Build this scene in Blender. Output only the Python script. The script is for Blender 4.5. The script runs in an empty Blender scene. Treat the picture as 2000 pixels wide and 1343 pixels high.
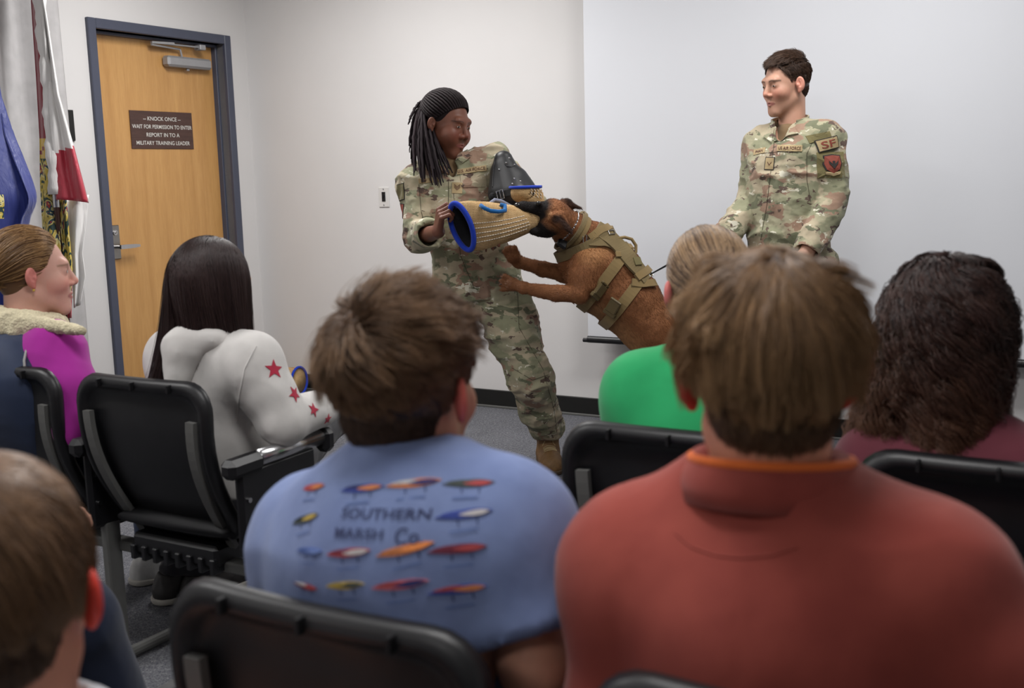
import bpy, math, random
import numpy as np
from mathutils import Vector, Matrix
from mathutils.bvhtree import BVHTree
random.seed(7); RNG = np.random.default_rng(11)
SC = bpy.context.scene; COL = SC.collection
A = lambda *a: np.array(a, dtype=np.float64)
def nrm(v):
    v = np.asarray(v, float); return v/ (np.linalg.norm(v)+1e-12)

# ------------------------------------------------------------------ camera
CAMH = 1.30; FPX = 2122.3; PITCH = 0.15633; ROLL = -0.02630; AZ = 0.51072
_f = A(0, math.cos(PITCH), -math.sin(PITCH)); _x = A(1, 0, 0); _u = np.cross(_x, _f)
CX = _x*math.cos(ROLL)+_u*math.sin(ROLL); CU = -_x*math.sin(ROLL)+_u*math.cos(ROLL); CF = _f
CAM = A(0, 0, CAMH)
def ray(px, py): return ((px-1000)/FPX)*CX-((py-671.5)/FPX)*CU+CF
def D(px, py, t): return CAM+ray(px, py)*t
BP = A(math.cos(AZ), -math.sin(AZ), 0)      # along the back wall, to the right
LF = A(math.sin(AZ), math.cos(AZ), 0)       # towards the back wall
UP = A(0, 0, 1)
CORNER = A(-1.5672, 6.8089, 0)
def room(u, v, z=0): return CORNER+BP*u-LF*v+UP*z
def on_left(px, py):
    q = ray(px, py); t = ((CORNER-CAM)@BP)/(q@BP); p = CAM+q*t; return -(p-CORNER)@LF, p[2]
def on_back(px, py):
    q = ray(px, py); t = ((CORNER-CAM)@LF)/(q@LF); p = CAM+q*t; return (p-CORNER)@BP, p[2]
def rowpt(b, l, z=0): return BP*b+LF*l+UP*z

cd = bpy.data.cameras.new('camera'); cam = bpy.data.objects.new('camera', cd); COL.objects.link(cam)
M = Matrix(((CX[0], CU[0], -CF[0], CAM[0]), (CX[1], CU[1], -CF[1], CAM[1]), (CX[2], CU[2], -CF[2], CAM[2]), (0, 0, 0, 1)))
cam.matrix_world = M
cd.sensor_width = 36; cd.sensor_fit = 'HORIZONTAL'; cd.lens = 36*FPX/2000
cd.clip_start = 0.02; cd.dof.use_dof = True; cd.dof.focus_distance = 4.45; cd.dof.aperture_fstop = 4.5
SC.camera = cam
SC.view_settings.view_transform = 'Standard'; SC.view_settings.look = 'None'
SC.view_settings.gamma = 1; SC.view_settings.use_curve_mapping = False; SC.view_settings.exposure = -0.25

# ------------------------------------------------------------------ materials
def s2l(c):
    c = np.asarray(c, float)/255.; return np.where(c <= .04045, c/12.92, ((c+.055)/1.055)**2.4)
class NT:
    def __init__(s, name):
        s.m = bpy.data.materials.new(name); s.m.use_nodes = True; s.t = s.m.node_tree; s.t.nodes.clear()
        s.out = s.n('ShaderNodeOutputMaterial'); s.b = s.n('ShaderNodeBsdfPrincipled'); s.l(s.b.outputs[0], s.out.inputs[0])
    def n(s, ty, **k):
        o = s.t.nodes.new(ty)
        for a, v in k.items(): setattr(o, a, v)
        return o
    def l(s, a, b): s.t.links.new(a, b)
    def coord(s, sc=(1, 1, 1), kind='Object', rot=(0, 0, 0)):
        c = s.n('ShaderNodeTexCoord'); m = s.n('ShaderNodeMapping'); m.inputs['Scale'].default_value = sc; m.inputs['Rotation'].default_value = rot
        s.l(c.outputs[kind], m.inputs[0]); return m.outputs[0]
    def noise(s, vec, scale, detail=2, rough=.5, dist=0):
        o = s.n('ShaderNodeTexNoise'); o.inputs['Scale'].default_value = scale; o.inputs['Detail'].default_value = detail
        o.inputs['Roughness'].default_value = rough; o.inputs['Distortion'].default_value = dist
        if vec is not None: s.l(vec, o.inputs['Vector'])
        return o.outputs[0]
    def ramp(s, fac, stops, interp='LINEAR'):
        r = s.n('ShaderNodeValToRGB'); r.color_ramp.interpolation = interp; e = r.color_ramp.elements
        while len(e) < len(stops): e.new(.5)
        for i, (p, c) in enumerate(stops):
            e[i].position = p; e[i].color = (*c, 1) if len(c) == 3 else c
        s.l(fac, r.inputs[0]); return r.outputs[0]
    def mix(s, fac, a, b, bt='MIX'):
        o = s.n('ShaderNodeMix', data_type='RGBA', blend_type=bt)
        for sock, v in ((o.inputs[0], fac), (o.inputs[6], a), (o.inputs[7], b)):
            if hasattr(v, 'links'): s.l(v, sock)
            elif isinstance(v, (int, float)): sock.default_value = v
            else: sock.default_value = (*v, 1)
        return o.outputs[2]
    def bump(s, h, strength=.3, dist=.01):
        o = s.n('ShaderNodeBump'); o.inputs['Strength'].default_value = strength; o.inputs['Distance'].default_value = dist
        s.l(h, o.inputs['Height']); s.l(o.outputs[0], s.b.inputs['Normal']); return o
    def col(s, v):
        if hasattr(v, 'links'): s.l(v, s.b.inputs['Base Color'])
        else: s.b.inputs['Base Color'].default_value = (*v, 1)
    def set(s, **k):
        for a, v in k.items(): s.b.inputs[a.replace('_', ' ')].default_value = v
        return s
MATS = {}
def plain(name, rgb, rough=.5, metal=0, var=.12, vs=30, bump=0, bs=200, spec=.5, bd=.002):
    if name in MATS: return MATS[name]
    k = NT(name); c = s2l(rgb); v = k.coord()
    k.col(k.ramp(k.noise(v, vs, 3), [(.3, tuple(c*(1-var))), (.7, tuple(np.minimum(c*(1+var), 1)))]))
    k.set(Roughness=rough, Metallic=metal); k.b.inputs['Specular IOR Level'].default_value = spec
    if bump: k.bump(k.noise(v, bs, 3), bump, bd)
    MATS[name] = k.m; return k.m
def attrmat(name, rough=.5, bump=0, bs=300, sss=0, spec=.4, nv=.1, ns=60, bd=.002, sheen=0):
    if name in MATS: return MATS[name]
    k = NT(name); a = k.n('ShaderNodeAttribute', attribute_name='Col'); v = k.coord()
    if nv:
        g = k.ramp(k.noise(v, ns, 3), [(.3, (1-nv,)*3), (.7, (1+nv*.6,)*3)]); c = k.mix(1.0, a.outputs['Color'], g, 'MULTIPLY')
    else: c = a.outputs['Color']
    k.col(c); k.set(Roughness=rough); k.b.inputs['Specular IOR Level'].default_value = spec
    if sss: k.set(Subsurface_Weight=sss, Subsurface_Scale=.006); k.b.inputs['Subsurface Radius'].default_value = (1, .35, .2)
    if bump: k.bump(k.noise(v, bs, 2), bump, bd)
    if sheen: k.set(Sheen_Weight=sheen)
    MATS[name] = k.m; return k.m
def fabric(name, rgb, rough=.9, weave=700, fold=.35, fs=9, var=.08, sheen=.15, rgb2=None):
    if name in MATS: return MATS[name]
    k = NT(name); c = s2l(rgb); v = k.coord()
    k.col(k.ramp(k.noise(v, 14, 4), [(.3, tuple(c*(1-var))), (.7, tuple(np.minimum((s2l(rgb2) if rgb2 else c*(1+var)), 1)))]))
    k.set(Roughness=rough, Sheen_Weight=sheen); k.b.inputs['Specular IOR Level'].default_value = .2
    vf = k.coord((1, 1, .6)); f = k.noise(vf, fs, 3, .5, .15)
    w = k.noise(v, weave, 1)
    mx = k.n('ShaderNodeMath', operation='MULTIPLY_ADD'); k.l(w, mx.inputs[0]); mx.inputs[1].default_value = .04; k.l(f, mx.inputs[2])
    k.bump(mx.outputs[0], fold, .02); MATS[name] = k.m; return k.m
def camo(name='camouflage_cloth', sc=1.0, tint=None):
    if name in MATS: return MATS[name]
    k = NT(name); v0 = k.coord((1.15*sc, 1.15*sc, 2.1*sc)); wob = k.noise(v0, 30, 2)
    add = k.n('ShaderNodeVectorMath', operation='MULTIPLY_ADD')
    no = k.n('ShaderNodeTexNoise'); no.inputs['Scale'].default_value = 32; no.inputs['Detail'].default_value = 3; k.l(v0, no.inputs['Vector'])
    k.l(no.outputs[1], add.inputs[0]); add.inputs[1].default_value = (.05, .05, .05); k.l(v0, add.inputs[2]); v = add.outputs[0]
    def off(d):
        o = k.n('ShaderNodeVectorMath', operation='ADD'); k.l(v, o.inputs[0]); o.inputs[1].default_value = d; return o.outputs[0]
    def lay(base, colr, d, scale, th, w=.008, detail=1.5):
        n = k.noise(off(d), scale, detail, .5, .3); f = k.ramp(n, [(th-w, (0, 0, 0)), (th+w, (1, 1, 1))]); return k.mix(f, base, tuple(s2l(colr)))
    n0 = k.noise(off((3, 1, 7)), 6, 2); c = k.ramp(n0, [(.42, tuple(s2l((158, 154, 128)))), (.55, tuple(s2l((172, 160, 136))))])
    c = lay(c, (138, 138, 112), (0, 5, 2), 7.5, .53, .02)
    c = lay(c, (146, 120, 102), (9, 2, 4), 8, .58)
    c = lay(c, (108, 110, 88), (1, 8, 8), 11, .62)
    c = lay(c, (92, 76, 68), (5, 5, 1), 15, .635, detail=2.5)
    c = lay(c, (202, 198, 180), (2, 9, 5), 16, .655, detail=2.5)
    k.col(c); k.set(Roughness=.85, Sheen_Weight=.1); k.b.inputs['Specular IOR Level'].default_value = .2
    vf = k.coord((1, 1, .8)); f = k.noise(vf, 12, 3, .5, .15); w = k.noise(vf, 900, 1)
    mx = k.n('ShaderNodeMath', operation='MULTIPLY_ADD'); k.l(w, mx.inputs[0]); mx.inputs[1].default_value = .03; k.l(f, mx.inputs[2])
    k.bump(mx.outputs[0], .55, .03); MATS[name] = k.m; return k.m

# ------------------------------------------------------------------ objects
def thing(name, label, cat, loc=(0, 0, 0), rz=0, group=None):
    o = bpy.data.objects.new(name, None); COL.objects.link(o); o.location = tuple(loc); o.rotation_euler = (0, 0, rz)
    o.empty_display_size = .1
    o['label'] = label; o['category'] = cat
    if group: o['group'] = group
    return o
def mkmesh(name, verts, faces, mats, parent=None, local=False, mi=None, smooth=True, cols=None, label=None, uv=None):
    verts = np.asarray(verts, float).reshape(-1, 3)
    if parent is not None and not local:
        p = parent
        while p.parent is not None: p = p.parent
        verts = verts-np.array(p.location)
    me = bpy.data.meshes.new(name)
    if isinstance(faces, np.ndarray):
        n = faces.shape[1]; me.vertices.add(len(verts)); me.vertices.foreach_set('co', verts.ravel().astype(np.float32))
        me.loops.add(faces.size); me.loops.foreach_set('vertex_index', faces.ravel().astype(np.int32))
        me.polygons.add(len(faces)); me.polygons.foreach_set('loop_start', np.arange(0, faces.size, n, dtype=np.int32))
        me.update(calc_edges=True); me.validate()
    else:
        me.from_pydata([tuple(v) for v in verts], [], [tuple(f) for f in faces]); me.update()
    for m in (mats if isinstance(mats, (list, tuple)) else [mats]): me.materials.append(m)
    if mi is not None: me.polygons.foreach_set('material_index', np.asarray(mi, dtype=np.int32))
    me.polygons.foreach_set('use_smooth', np.full(len(me.polygons), smooth))
    if cols is not None:
        a = me.color_attributes.new('Col', 'FLOAT_COLOR', 'POINT'); cc = np.ones((len(verts), 4), np.float32); cc[:, :3] = cols
        a.data.foreach_set('color', cc.ravel())
    o = bpy.data.objects.new(name, me); COL.objects.link(o)
    if parent is not None: o.parent = parent
    if label: o['label'] = label
    return o
def struct(o): o['kind'] = 'structure'; return o
def tag(o, label, cat, group=None):
    o['label'] = label; o['category'] = cat
    if group: o['group'] = group
    return o

class MB:
    def __init__(s): s.v = []; s.f = []; s.m = []; s.mats = []; s.n = 0
    def mid(s, m):
        if m not in s.mats: s.mats.append(m)
        return s.mats.index(m)
    def add(s, v, f, m):
        v = np.asarray(v, float).reshape(-1, 3); s.v.append(v); k = s.mid(m)
        for q in f: s.f.append(tuple(int(i)+s.n for i in q)); s.m.append(k)
        s.n += len(v); return s
    def box(s, c, h, m, R=None, bev=0):
        c = A(*c); h = A(*h); b = min(bev, .49*2*min(h)); R = np.eye(3) if R is None else R
        if b <= 0:
            v = [(x, y, z) for x in (-1, 1) for y in (-1, 1) for z in (-1, 1)]; v = np.array(v)*h
            f = [(0, 1, 3, 2), (4, 6, 7, 5), (0, 4, 5, 1), (2, 3, 7, 6), (0, 2, 6, 4), (1, 5, 7, 3)]
        else:
            v = []; f = []; idx = {}
            for x in (-1, 1):
                for y in (-1, 1):
                    for z in (-1, 1):
                        for ax in range(3):
                            p = A(x, y, z)*h-A(x, y, z)*b; p[ax] = (A(x, y, z)*h)[ax]; idx[(x, y, z, ax)] = len(v); v.append(p)
            for ax in range(3):
                o1, o2 = [(1, 2), (2, 0), (0, 1)][ax]
                for sg in (-1, 1):
                    q = []
                    for a1, a2 in ((-1, -1), (1, -1), (1, 1), (-1, 1)):
                        k = [0, 0, 0]; k[ax] = sg; k[o1] = a1; k[o2] = a2; q.append(idx[(*k, ax)])
                    f.append(q if sg > 0 else q[::-1])
            for ax in range(3):
                o1, o2 = [(1, 2), (2, 0), (0, 1)][ax]
                for a1 in (-1, 1):
                    for a2 in (-1, 1):
                        k0 = [0, 0, 0]; k0[o1] = a1; k0[o2] = a2; k1 = k0[:]; k0[ax] = -1; k1[ax] = 1
                        q = [idx[(*k0, o1)], idx[(*k1, o1)], idx[(*k1, o2)], idx[(*k0, o2)]]
                        f.append(q if a1*a2 < 0 else q[::-1])
            for x in (-1, 1):
                for y in (-1, 1):
                    for z in (-1, 1):
                        q = [idx[(x, y, z, 0)], idx[(x, y, z, 1)], idx[(x, y, z, 2)]]; f.append(q if x*y*z > 0 else q[::-1])
            v = np.array(v)
        return s.add(v@R.T+c, f, m)
    def sweep(s, path, prof, m, closed=False, up=None, cap=True, scale=None, normals=None):
        """prof: list of (a,b) in the frame (side, normal)"""
        path = np.asarray(path, float); n = len(path); prof = np.asarray(prof, float); k = len(prof); V = []
        side = None
        for i in range(n):
            t = nrm(path[(i+1) % n]-path[i-1]) if closed else nrm(path[min(i+1, n-1)]-path[max(i-1, 0)])
            if normals is not None: nn = np.asarray(normals[i]); sd = nrm(np.cross(t, nn)); nn = np.cross(sd, t)
            else:
                if side is None:
                    ref = A(0, 0, 1) if up is None else np.asarray(up, float)
                    if abs(t@ref) > .95: ref = A(1, 0, 0)
                    sd = nrm(np.cross(t, ref))
                else: sd = nrm(side-t*(side@t))
                nn = np.cross(sd, t); side = sd
            sc = 1 if scale is None else scale[i]
            V += [path[i]+sc*(a*sd+b*nn) for a, b in prof]
        F = []
        for i in range(n if closed else n-1):
            j = (i+1) % n
            for q in range(k): F.append((i*k+q, i*k+(q+1) % k, j*k+(q+1) % k, j*k+q))
        if cap and not closed: F.append(tuple(range(k))[::-1]); F.append(tuple((n-1)*k+q for q in range(k)))
        return s.add(V, F, m)
    def tube(s, path, r, m, n=10, closed=False, up=None, scale=None, normals=None):
        pr = [(r*math.cos(2*math.pi*i/n), r*math.sin(2*math.pi*i/n)) for i in range(n)]
        return s.sweep(path, pr, m, closed, up, True, scale, normals)
    def ball(s, c, r, m, R=None, n=10):
        r = A(*r) if hasattr(r, '__len__') else A(r, r, r); V = []; F = []; R = np.eye(3) if R is None else R
        for i in range(n+1):
            th = math.pi*i/n
            for j in range(2*n):
                ph = math.pi*j/n; V.append(R@(A(math.sin(th)*math.cos(ph), math.sin(th)*math.sin(ph), math.cos(th))*r)+c)
        for i in range(n):
            for j in range(2*n): F.append((i*2*n+j, (i+1)*2*n+j, (i+1)*2*n+(j+1) % (2*n), i*2*n+(j+1) % (2*n)))
        return s.add(V, F, m)
    def loft(s, rings, m, cap=True, closed_ring=True):
        n = len(rings); k = len(rings[0]); V = [p for r in rings for p in r]; F = []
        for i in range(n-1):
            for q in range(k if closed_ring else k-1): F.append((i*k+q, i*k+(q+1) % k, (i+1)*k+(q+1) % k, (i+1)*k+q))
        if cap: F.append(tuple(range(k))[::-1]); F.append(tuple((n-1)*k+q for q in range(k)))
        return s.add(V, F, m)
    def build(s, name, parent=None, local=False, smooth=False, label=None, auto=None):
        o = mkmesh(name, np.concatenate(s.v), s.f, s.mats, parent, local, s.m, smooth, label=label)
        return o

# ------------------------------------------------------------------ implicit surfaces
def hashn(ix, iy, iz, seed):
    h = (ix*374761393+iy*668265263+iz*2147483647+seed*974634777) & 0xffffffff
    h = ((h ^ (h >> 13))*1274126177) & 0xffffffff; h ^= h >> 16
    return (h & 0xffff)/65535.
def vnoise(p, seed=0):
    f = np.floor(p); i = f.astype(np.int64); w = p-f; w = w*w*(3-2*w); r = 0
    for dx in (0, 1):
        for dy in (0, 1):
            for dz in (0, 1):
                ww = (w[..., 0] if dx else 1-w[..., 0])*(w[..., 1] if dy else 1-w[..., 1])*(w[..., 2] if dz else 1-w[..., 2])
                r = r+ww*hashn(i[..., 0]+dx, i[..., 1]+dy, i[..., 2]+dz, seed)
    return r
class SDF:
    def __init__(s, h=.006): s.h = h; s.p = []
    def E(s, c, r, R=None, k=.02, op='u'):
        c = np.asarray(c, float); r = A(*r) if hasattr(r, '__len__') else A(r, r, r); s.p.append(('E', c, r, R, k, op, c-max(r), c+max(r))); return s
    def C(s, a, b, ra, rb=None, k=.02, op='u'):
        a = np.asarray(a, float); b = np.asarray(b, float); rb = ra if rb is None else rb; m = max(ra, rb)
        s.p.append(('C', a, b, (ra, rb), k, op, np.minimum(a, b)-m, np.maximum(a, b)+m)); return s
    def chain(s, pts, rs, k=.02, op='u'):
        for i in range(len(pts)-1): s.C(pts[i], pts[i+1], rs[i], rs[i+1], k, op)
        return s
    def cut(s, pt, n, c=None, rad=9, k=.004):
        """remove the side n points to, only within rad of c"""
        s.p.append(('X', np.asarray(pt, float), nrm(n), (None if c is None else np.asarray(c, float), rad), k, 'x', None, None)); return s
    def mesh(s, pad=.02):
        h = s.h; us = [q for q in s.p if q[5] == 'u']
        lo = np.min([q[-2] for q in us], 0)-pad-.01; hi = np.max([q[-1] for q in us], 0)+pad+.01
        n = np.ceil((hi-lo)/h).astype(int)+1; G = np.full(n, .5, np.float32)
        ax = [lo[i]+h*np.arange(n[i]) for i in range(3)]
        for q in s.p:
            kk = q[-4]; op = q[-3]
            if q[0] == 'X':
                c, rad = q[3]
                if c is None: a = np.zeros(3, int); b = n
                else: a = np.clip(((c-rad-lo)/h).astype(int), 0, n); b = np.clip(((c+rad-lo)/h).astype(int)+2, 0, n)
            else:
                a = np.clip(((q[-2]-lo-kk-3*h)/h).astype(int), 0, n); b = np.clip(((q[-1]-lo+kk+3*h)/h).astype(int)+2, 0, n)
            if (b <= a).any(): continue
            sl = tuple(slice(a[i], b[i]) for i in range(3))
            X, Y, Z = np.meshgrid(*[ax[i][sl[i]] for i in range(3)], indexing='ij', sparse=True)
            if q[0] == 'E':
                _, c, r, R, k_, _, _, _ = q; x, y, z = X-c[0], Y-c[1], Z-c[2]
                if R is not None: x, y, z = [x*R[0, i]+y*R[1, i]+z*R[2, i] for i in range(3)]
                k0 = np.sqrt((x/r[0])**2+(y/r[1])**2+(z/r[2])**2); k1 = np.sqrt((x/r[0]**2)**2+(y/r[1]**2)**2+(z/r[2]**2)**2)+1e-9
                d = k0*(k0-1)/k1
            elif q[0] == 'C':
                _, pa, pb, (ra, rb), k_, _, _, _ = q; ab = pb-pa; L = ab@ab+1e-12; x, y, z = X-pa[0], Y-pa[1], Z-pa[2]
                t = np.clip((x*ab[0]+y*ab[1]+z*ab[2])/L, 0, 1)
                d = np.sqrt((x-t*ab[0])**2+(y-t*ab[1])**2+(z-t*ab[2])**2)-(ra+(rb-ra)*t)
            else:
                _, pt, nn, (c, rad), k_, _, _, _ = q; d = (X-pt[0])*nn[0]+(Y-pt[1])*nn[1]+(Z-pt[2])*nn[2]
                g = G[sl]
                if c is None: G[sl] = np.maximum(g, d)
                else:
                    w = np.sqrt((X-c[0])**2+(Y-c[1])**2+(Z-c[2])**2) < rad; G[sl] = np.where(w, np.maximum(g, d), g)
                continue
            g = G[sl]; d = d.astype(np.float32)
            if op == 'u': hh = np.clip(.5+.5*(g-d)/kk, 0, 1); G[sl] = g*(1-hh)+d*hh-kk*hh*(1-hh)
            else:
                hh = np.clip(.5-.5*(g+d)/kk, 0, 1); G[sl] = g*(1-hh)-d*hh+kk*hh*(1-hh)
        return surfnet(G, lo, h)
def surfnet(G, lo, h):
    S = G < 0; n = G.shape
    cnt = np.zeros((n[0]-1, n[1]-1, n[2]-1), np.uint8)
    for dx in (0, 1):
        for dy in (0, 1):
            for dz in (0, 1): cnt += S[dx:n[0]-1+dx, dy:n[1]-1+dy, dz:n[2]-1+dz]
    act = (cnt > 0) & (cnt < 8); I = np.argwhere(act); idx = np.full(act.shape, -1, np.int64); idx[tuple(I.T)] = np.arange(len(I))
    cor = [(dx, dy, dz) for dx in (0, 1) for dy in (0, 1) for dz in (0, 1)]
    val = np.stack([G[I[:, 0]+c[0], I[:, 1]+c[1], I[:, 2]+c[2]] for c in cor], 1)
    P = np.zeros((len(I), 3)); W = np.zeros(len(I))
    for a in range(8):
        for b in range(a+1, 8):
            if sum(abs(cor[a][i]-cor[b][i]) for i in range(3)) != 1: continue
            m = (val[:, a] < 0) != (val[:, b] < 0); t = np.where(m, val[:, a]/(val[:, a]-val[:, b]+1e-20), 0)
            ca, cb = A(*cor[a]), A(*cor[b]); P += np.where(m[:, None], ca+t[:, None]*(cb-ca), 0); W += m
    P = lo+h*(I+P/W[:, None]); F = []
    for ax in range(3):
        o1, o2 = [(1, 2), (2, 0), (0, 1)][ax]
        s0 = [slice(0, n[i]) for i in range(3)]; s1 = [slice(0, n[i]) for i in range(3)]
        s0[ax] = slice(0, n[ax]-1); s1[ax] = slice(1, n[ax]); a = S[tuple(s0)]; b = S[tuple(s1)]
        E = np.argwhere(a != b); E = E[(E[:, o1] > 0) & (E[:, o2] > 0) & (E[:, o1] < n[o1]-1) & (E[:, o2] < n[o2]-1)]
        ins = a[tuple(E.T)]
        def cell(d1, d2):
            c = E.copy(); c[:, o1] += d1; c[:, o2] += d2; return idx[tuple(c.T)]
        q = np.stack([cell(-1, -1), cell(0, -1), cell(0, 0), cell(-1, 0)], 1); q[~ins] = q[~ins][:, ::-1]; F.append(q)
    F = np.concatenate(F); F = F[(F >= 0).all(1)]
    return P, F
def vnormals(P, F):
    a = P[F[:, 2]]-P[F[:, 0]]; b = P[F[:, 3]]-P[F[:, 1]]; fn = np.cross(a, b); N = np.zeros_like(P)
    for i in range(4):
        for c in range(3): N[:, c] += np.bincount(F[:, i], fn[:, c], len(P))
    return N/(np.linalg.norm(N, axis=1, keepdims=True)+1e-12)
def smooth_mesh(P, F, it=1, lam=.5):
    for _ in range(it):
        S = np.zeros_like(P); c = np.zeros(len(P))
        for i in range(4):
            j = (i+1) % 4
            for x, y in ((i, j), (j, i)):
                for k in range(3): S[:, k] += np.bincount(F[:, x], P[F[:, y], k], len(P))
                c += np.bincount(F[:, x], minlength=len(P))
        P = P*(1-lam)+lam*S/np.maximum(c, 1)[:, None]
    return P
def folds(P, F, amp=.006, fx=14, seed=1, ani=(1, 1, .55), dirv=None):
    """cloth creases as real relief: ridged noise pushed along the normal"""
    N = vnormals(P, F); q = P*np.array(ani)*fx
    q = q+.9*np.stack([vnoise(q*.5+7, seed+5), vnoise(q*.5+13, seed+6), vnoise(q*.5+21, seed+7)], -1)
    r = 1-np.abs(2*vnoise(q, seed)-1); r2 = 1-np.abs(2*vnoise(q*2.1+5, seed+1)-1)
    return P+N*((r**2-.4)*amp+(r2-.5)*amp*.35)[:, None]
def bvh_of(P, F): return BVHTree.FromPolygons([tuple(v) for v in P], [tuple(int(i) for i in f) for f in F])
def joinpf(*pf):
    Ps = []; Fs = []; n = 0
    for P, F in pf: Ps.append(P); Fs.append(F+n); n += len(P)
    return np.concatenate(Ps), np.concatenate(Fs)
def cast(bvh, px, py):
    for dx, dy in ((0, 0), (.7, .4), (-.7, .5), (.3, -1.3), (-1.5, -1), (1.7, 1.1)):
        q = nrm(ray(px+dx, py+dy)); h = bvh.ray_cast(Vector(CAM), Vector(q))
        if h[0] is not None: break
    if h[0] is None: return None, None
    n = np.array(h[1]); n = n if n@q < 0 else -n
    return np.array(h[0]), n

def conform(pts2, O, Rv, Uv, Nv, bvh, off, reach=.25):
    """lay flat 2-D points on a surface; Nv points away from it"""
    out = []
    for a, b in pts2:
        p = O+Rv*a+Uv*b; h = bvh.ray_cast(Vector(p+Nv*reach), Vector(-Nv), reach*2.5)
        if h[0] is None: q, _, _, _ = bvh.find_nearest(Vector(p)); q = np.array(q)
        else: q = np.array(h[0])
        out.append(q+Nv*off)
    return out
def patch(mb, poly, O, Rv, Uv, Nv, bvh, off, m, rings=4, skirt=.004):
    poly = [A(*p) for p in poly]; c = sum(poly)/len(poly); n = len(poly); V = []; F = []
    V += conform(poly, O, Rv, Uv, Nv, bvh, off-skirt)
    for r in range(rings): V += conform([c+(p-c)*(1-r/rings) for p in poly], O, Rv, Uv, Nv, bvh, off)
    V += conform([c], O, Rv, Uv, Nv, bvh, off)
    for r in range(rings):
        for i in range(n): j = (i+1) % n; F.append((r*n+i, r*n+j, (r+1)*n+j, (r+1)*n+i))
    for i in range(n): F.append((rings*n+i, rings*n+(i+1) % n, (rings+1)*n))
    mb.add(V, F, m)
def rect(w, h, n=5):
    p = []
    for i in range(n): p.append((-w/2+w*i/n, -h/2))
    for i in range(n): p.append((w/2, -h/2+h*i/n))
    for i in range(n): p.append((w/2-w*i/n, h/2))
    for i in range(n): p.append((-w/2, h/2-h*i/n))
    return p
_tc = {}
def text2d(s, h, w=None, bold=0):
    """glyph outlines of a string as 2-D triangles, centred; h = cap height"""
    key = (s, bold)
    if key not in _tc:
        cu = bpy.data.curves.new('t', 'FONT'); cu.body = s; cu.align_x = 'CENTER'; cu.align_y = 'CENTER'; cu.resolution_u = 3; cu.offset = bold
        o = bpy.data.objects.new('t', cu); COL.objects.link(o); dg = bpy.context.evaluated_depsgraph_get(); dg.update()
        me = bpy.data.meshes.new_from_object(o.evaluated_get(dg)); V = np.array([v.co[:2] for v in me.vertices]); F = [tuple(p.vertices) for p in me.polygons]
        bpy.data.objects.remove(o); bpy.data.curves.remove(cu); bpy.data.meshes.remove(me); _tc[key] = (V, F)
    V, F = _tc[key]; V = V-(V.max(0)+V.min(0))/2; sz = V.max(0)-V.min(0); sc = h/sz[1]
    return V*A(w/sz[0] if w else sc, sc), F
def text_on(mb, s, h, w, O, Rv, Uv, Nv, bvh, off, m, at=(0, 0), bold=0):
    V, F = text2d(s, h, w, bold); mb.add(conform(V+A(*at), O, Rv, Uv, Nv, bvh, off), F, m)
# ================================================================== the room
def wallmat(name, rgb, **k): return plain(name, rgb, rough=.75, var=.015, vs=3, bump=.06, bs=350, spec=.25, **k)
m_wall = wallmat('painted_wall', (212, 210, 209)); m_ceil = wallmat('ceiling_tile', (225, 225, 222))
def carpet():
    k = NT('carpet'); v = k.coord(); n = k.noise(v, 75, 5, .9); n2 = k.noise(v, 210, 2, .7); n3 = k.noise(v, 5, 3)
    c = k.ramp(n, [(.34, tuple(s2l((44, 46, 54)))), (.47, tuple(s2l((86, 87, 94)))), (.56, tuple(s2l((108, 108, 113)))), (.66, tuple(s2l((168, 167, 165))))])
    c = k.mix(.35, c, k.ramp(n2, [(.42, tuple(s2l((50, 52, 62)))), (.58, tuple(s2l((140, 140, 142))))]))
    c = k.mix(1.0, c, k.ramp(n3, [(.3, (.85, .85, .85)), (.7, (1.05, 1.05, 1.05))]), 'MULTIPLY')
    k.col(c); k.set(Roughness=.97); k.b.inputs['Specular IOR Level'].default_value = .1; k.bump(n, .6, .004); return k.m
m_carpet = carpet()
m_black = plain('black_plastic', (20, 20, 23), .42, var=.1, bump=.12, bs=900, spec=.45, bd=.0006)
m_panel = plain('black_textured_panel', (17, 17, 20), .6, var=.1, bump=.2, bs=1200, spec=.35, bd=.0006)
m_grey = plain('grey_powder_coated_steel', (92, 92, 90), .5, var=.04, spec=.4)
m_chrome = plain('chrome', (190, 190, 192), .22, metal=1, var=.03)
m_dchrome = plain('satin_steel', (150, 148, 145), .35, metal=1, var=.03)
m_base = plain('black_rubber_base', (26, 26, 25), .5, var=.08, spec=.35)
m_trim = plain('dark_blue_grey_paint', (70, 74, 90), .45, var=.03, bump=.05, bs=300)
m_alu = plain('silver_closer_paint', (158, 158, 160), .4, metal=.3, var=.03)
m_white = plain('white_plastic', (205, 203, 200), .45, var=.02)
m_cream = plain('white_letter_paint', (222, 220, 214), .6, var=.02)
def wood(name, c1, c2, sc=(9, 9, .55), rough=.35, kind='Object'):
    k = NT(name); v = k.coord(sc, kind); n = k.noise(v, 2.2, 5, .6, .5); n2 = k.noise(k.coord(tuple(x*5 for x in sc)), 4, 3, .6)
    c = k.mix(.35, k.ramp(n, [(.3, tuple(s2l(c1))), (.7, tuple(s2l(c2)))]), k.ramp(n2, [(.35, tuple(s2l(c1))), (.65, tuple(s2l(c2)))]))
    k.col(c); k.set(Roughness=rough); return k.m
m_door = wood('maple_veneer', (182, 134, 78), (205, 158, 98)); m_sign = wood('walnut_laminate', (58, 38, 34), (86, 60, 52), (3, 3, 40), .4)
ROT = np.stack([BP, LF, UP], 1)
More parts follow.
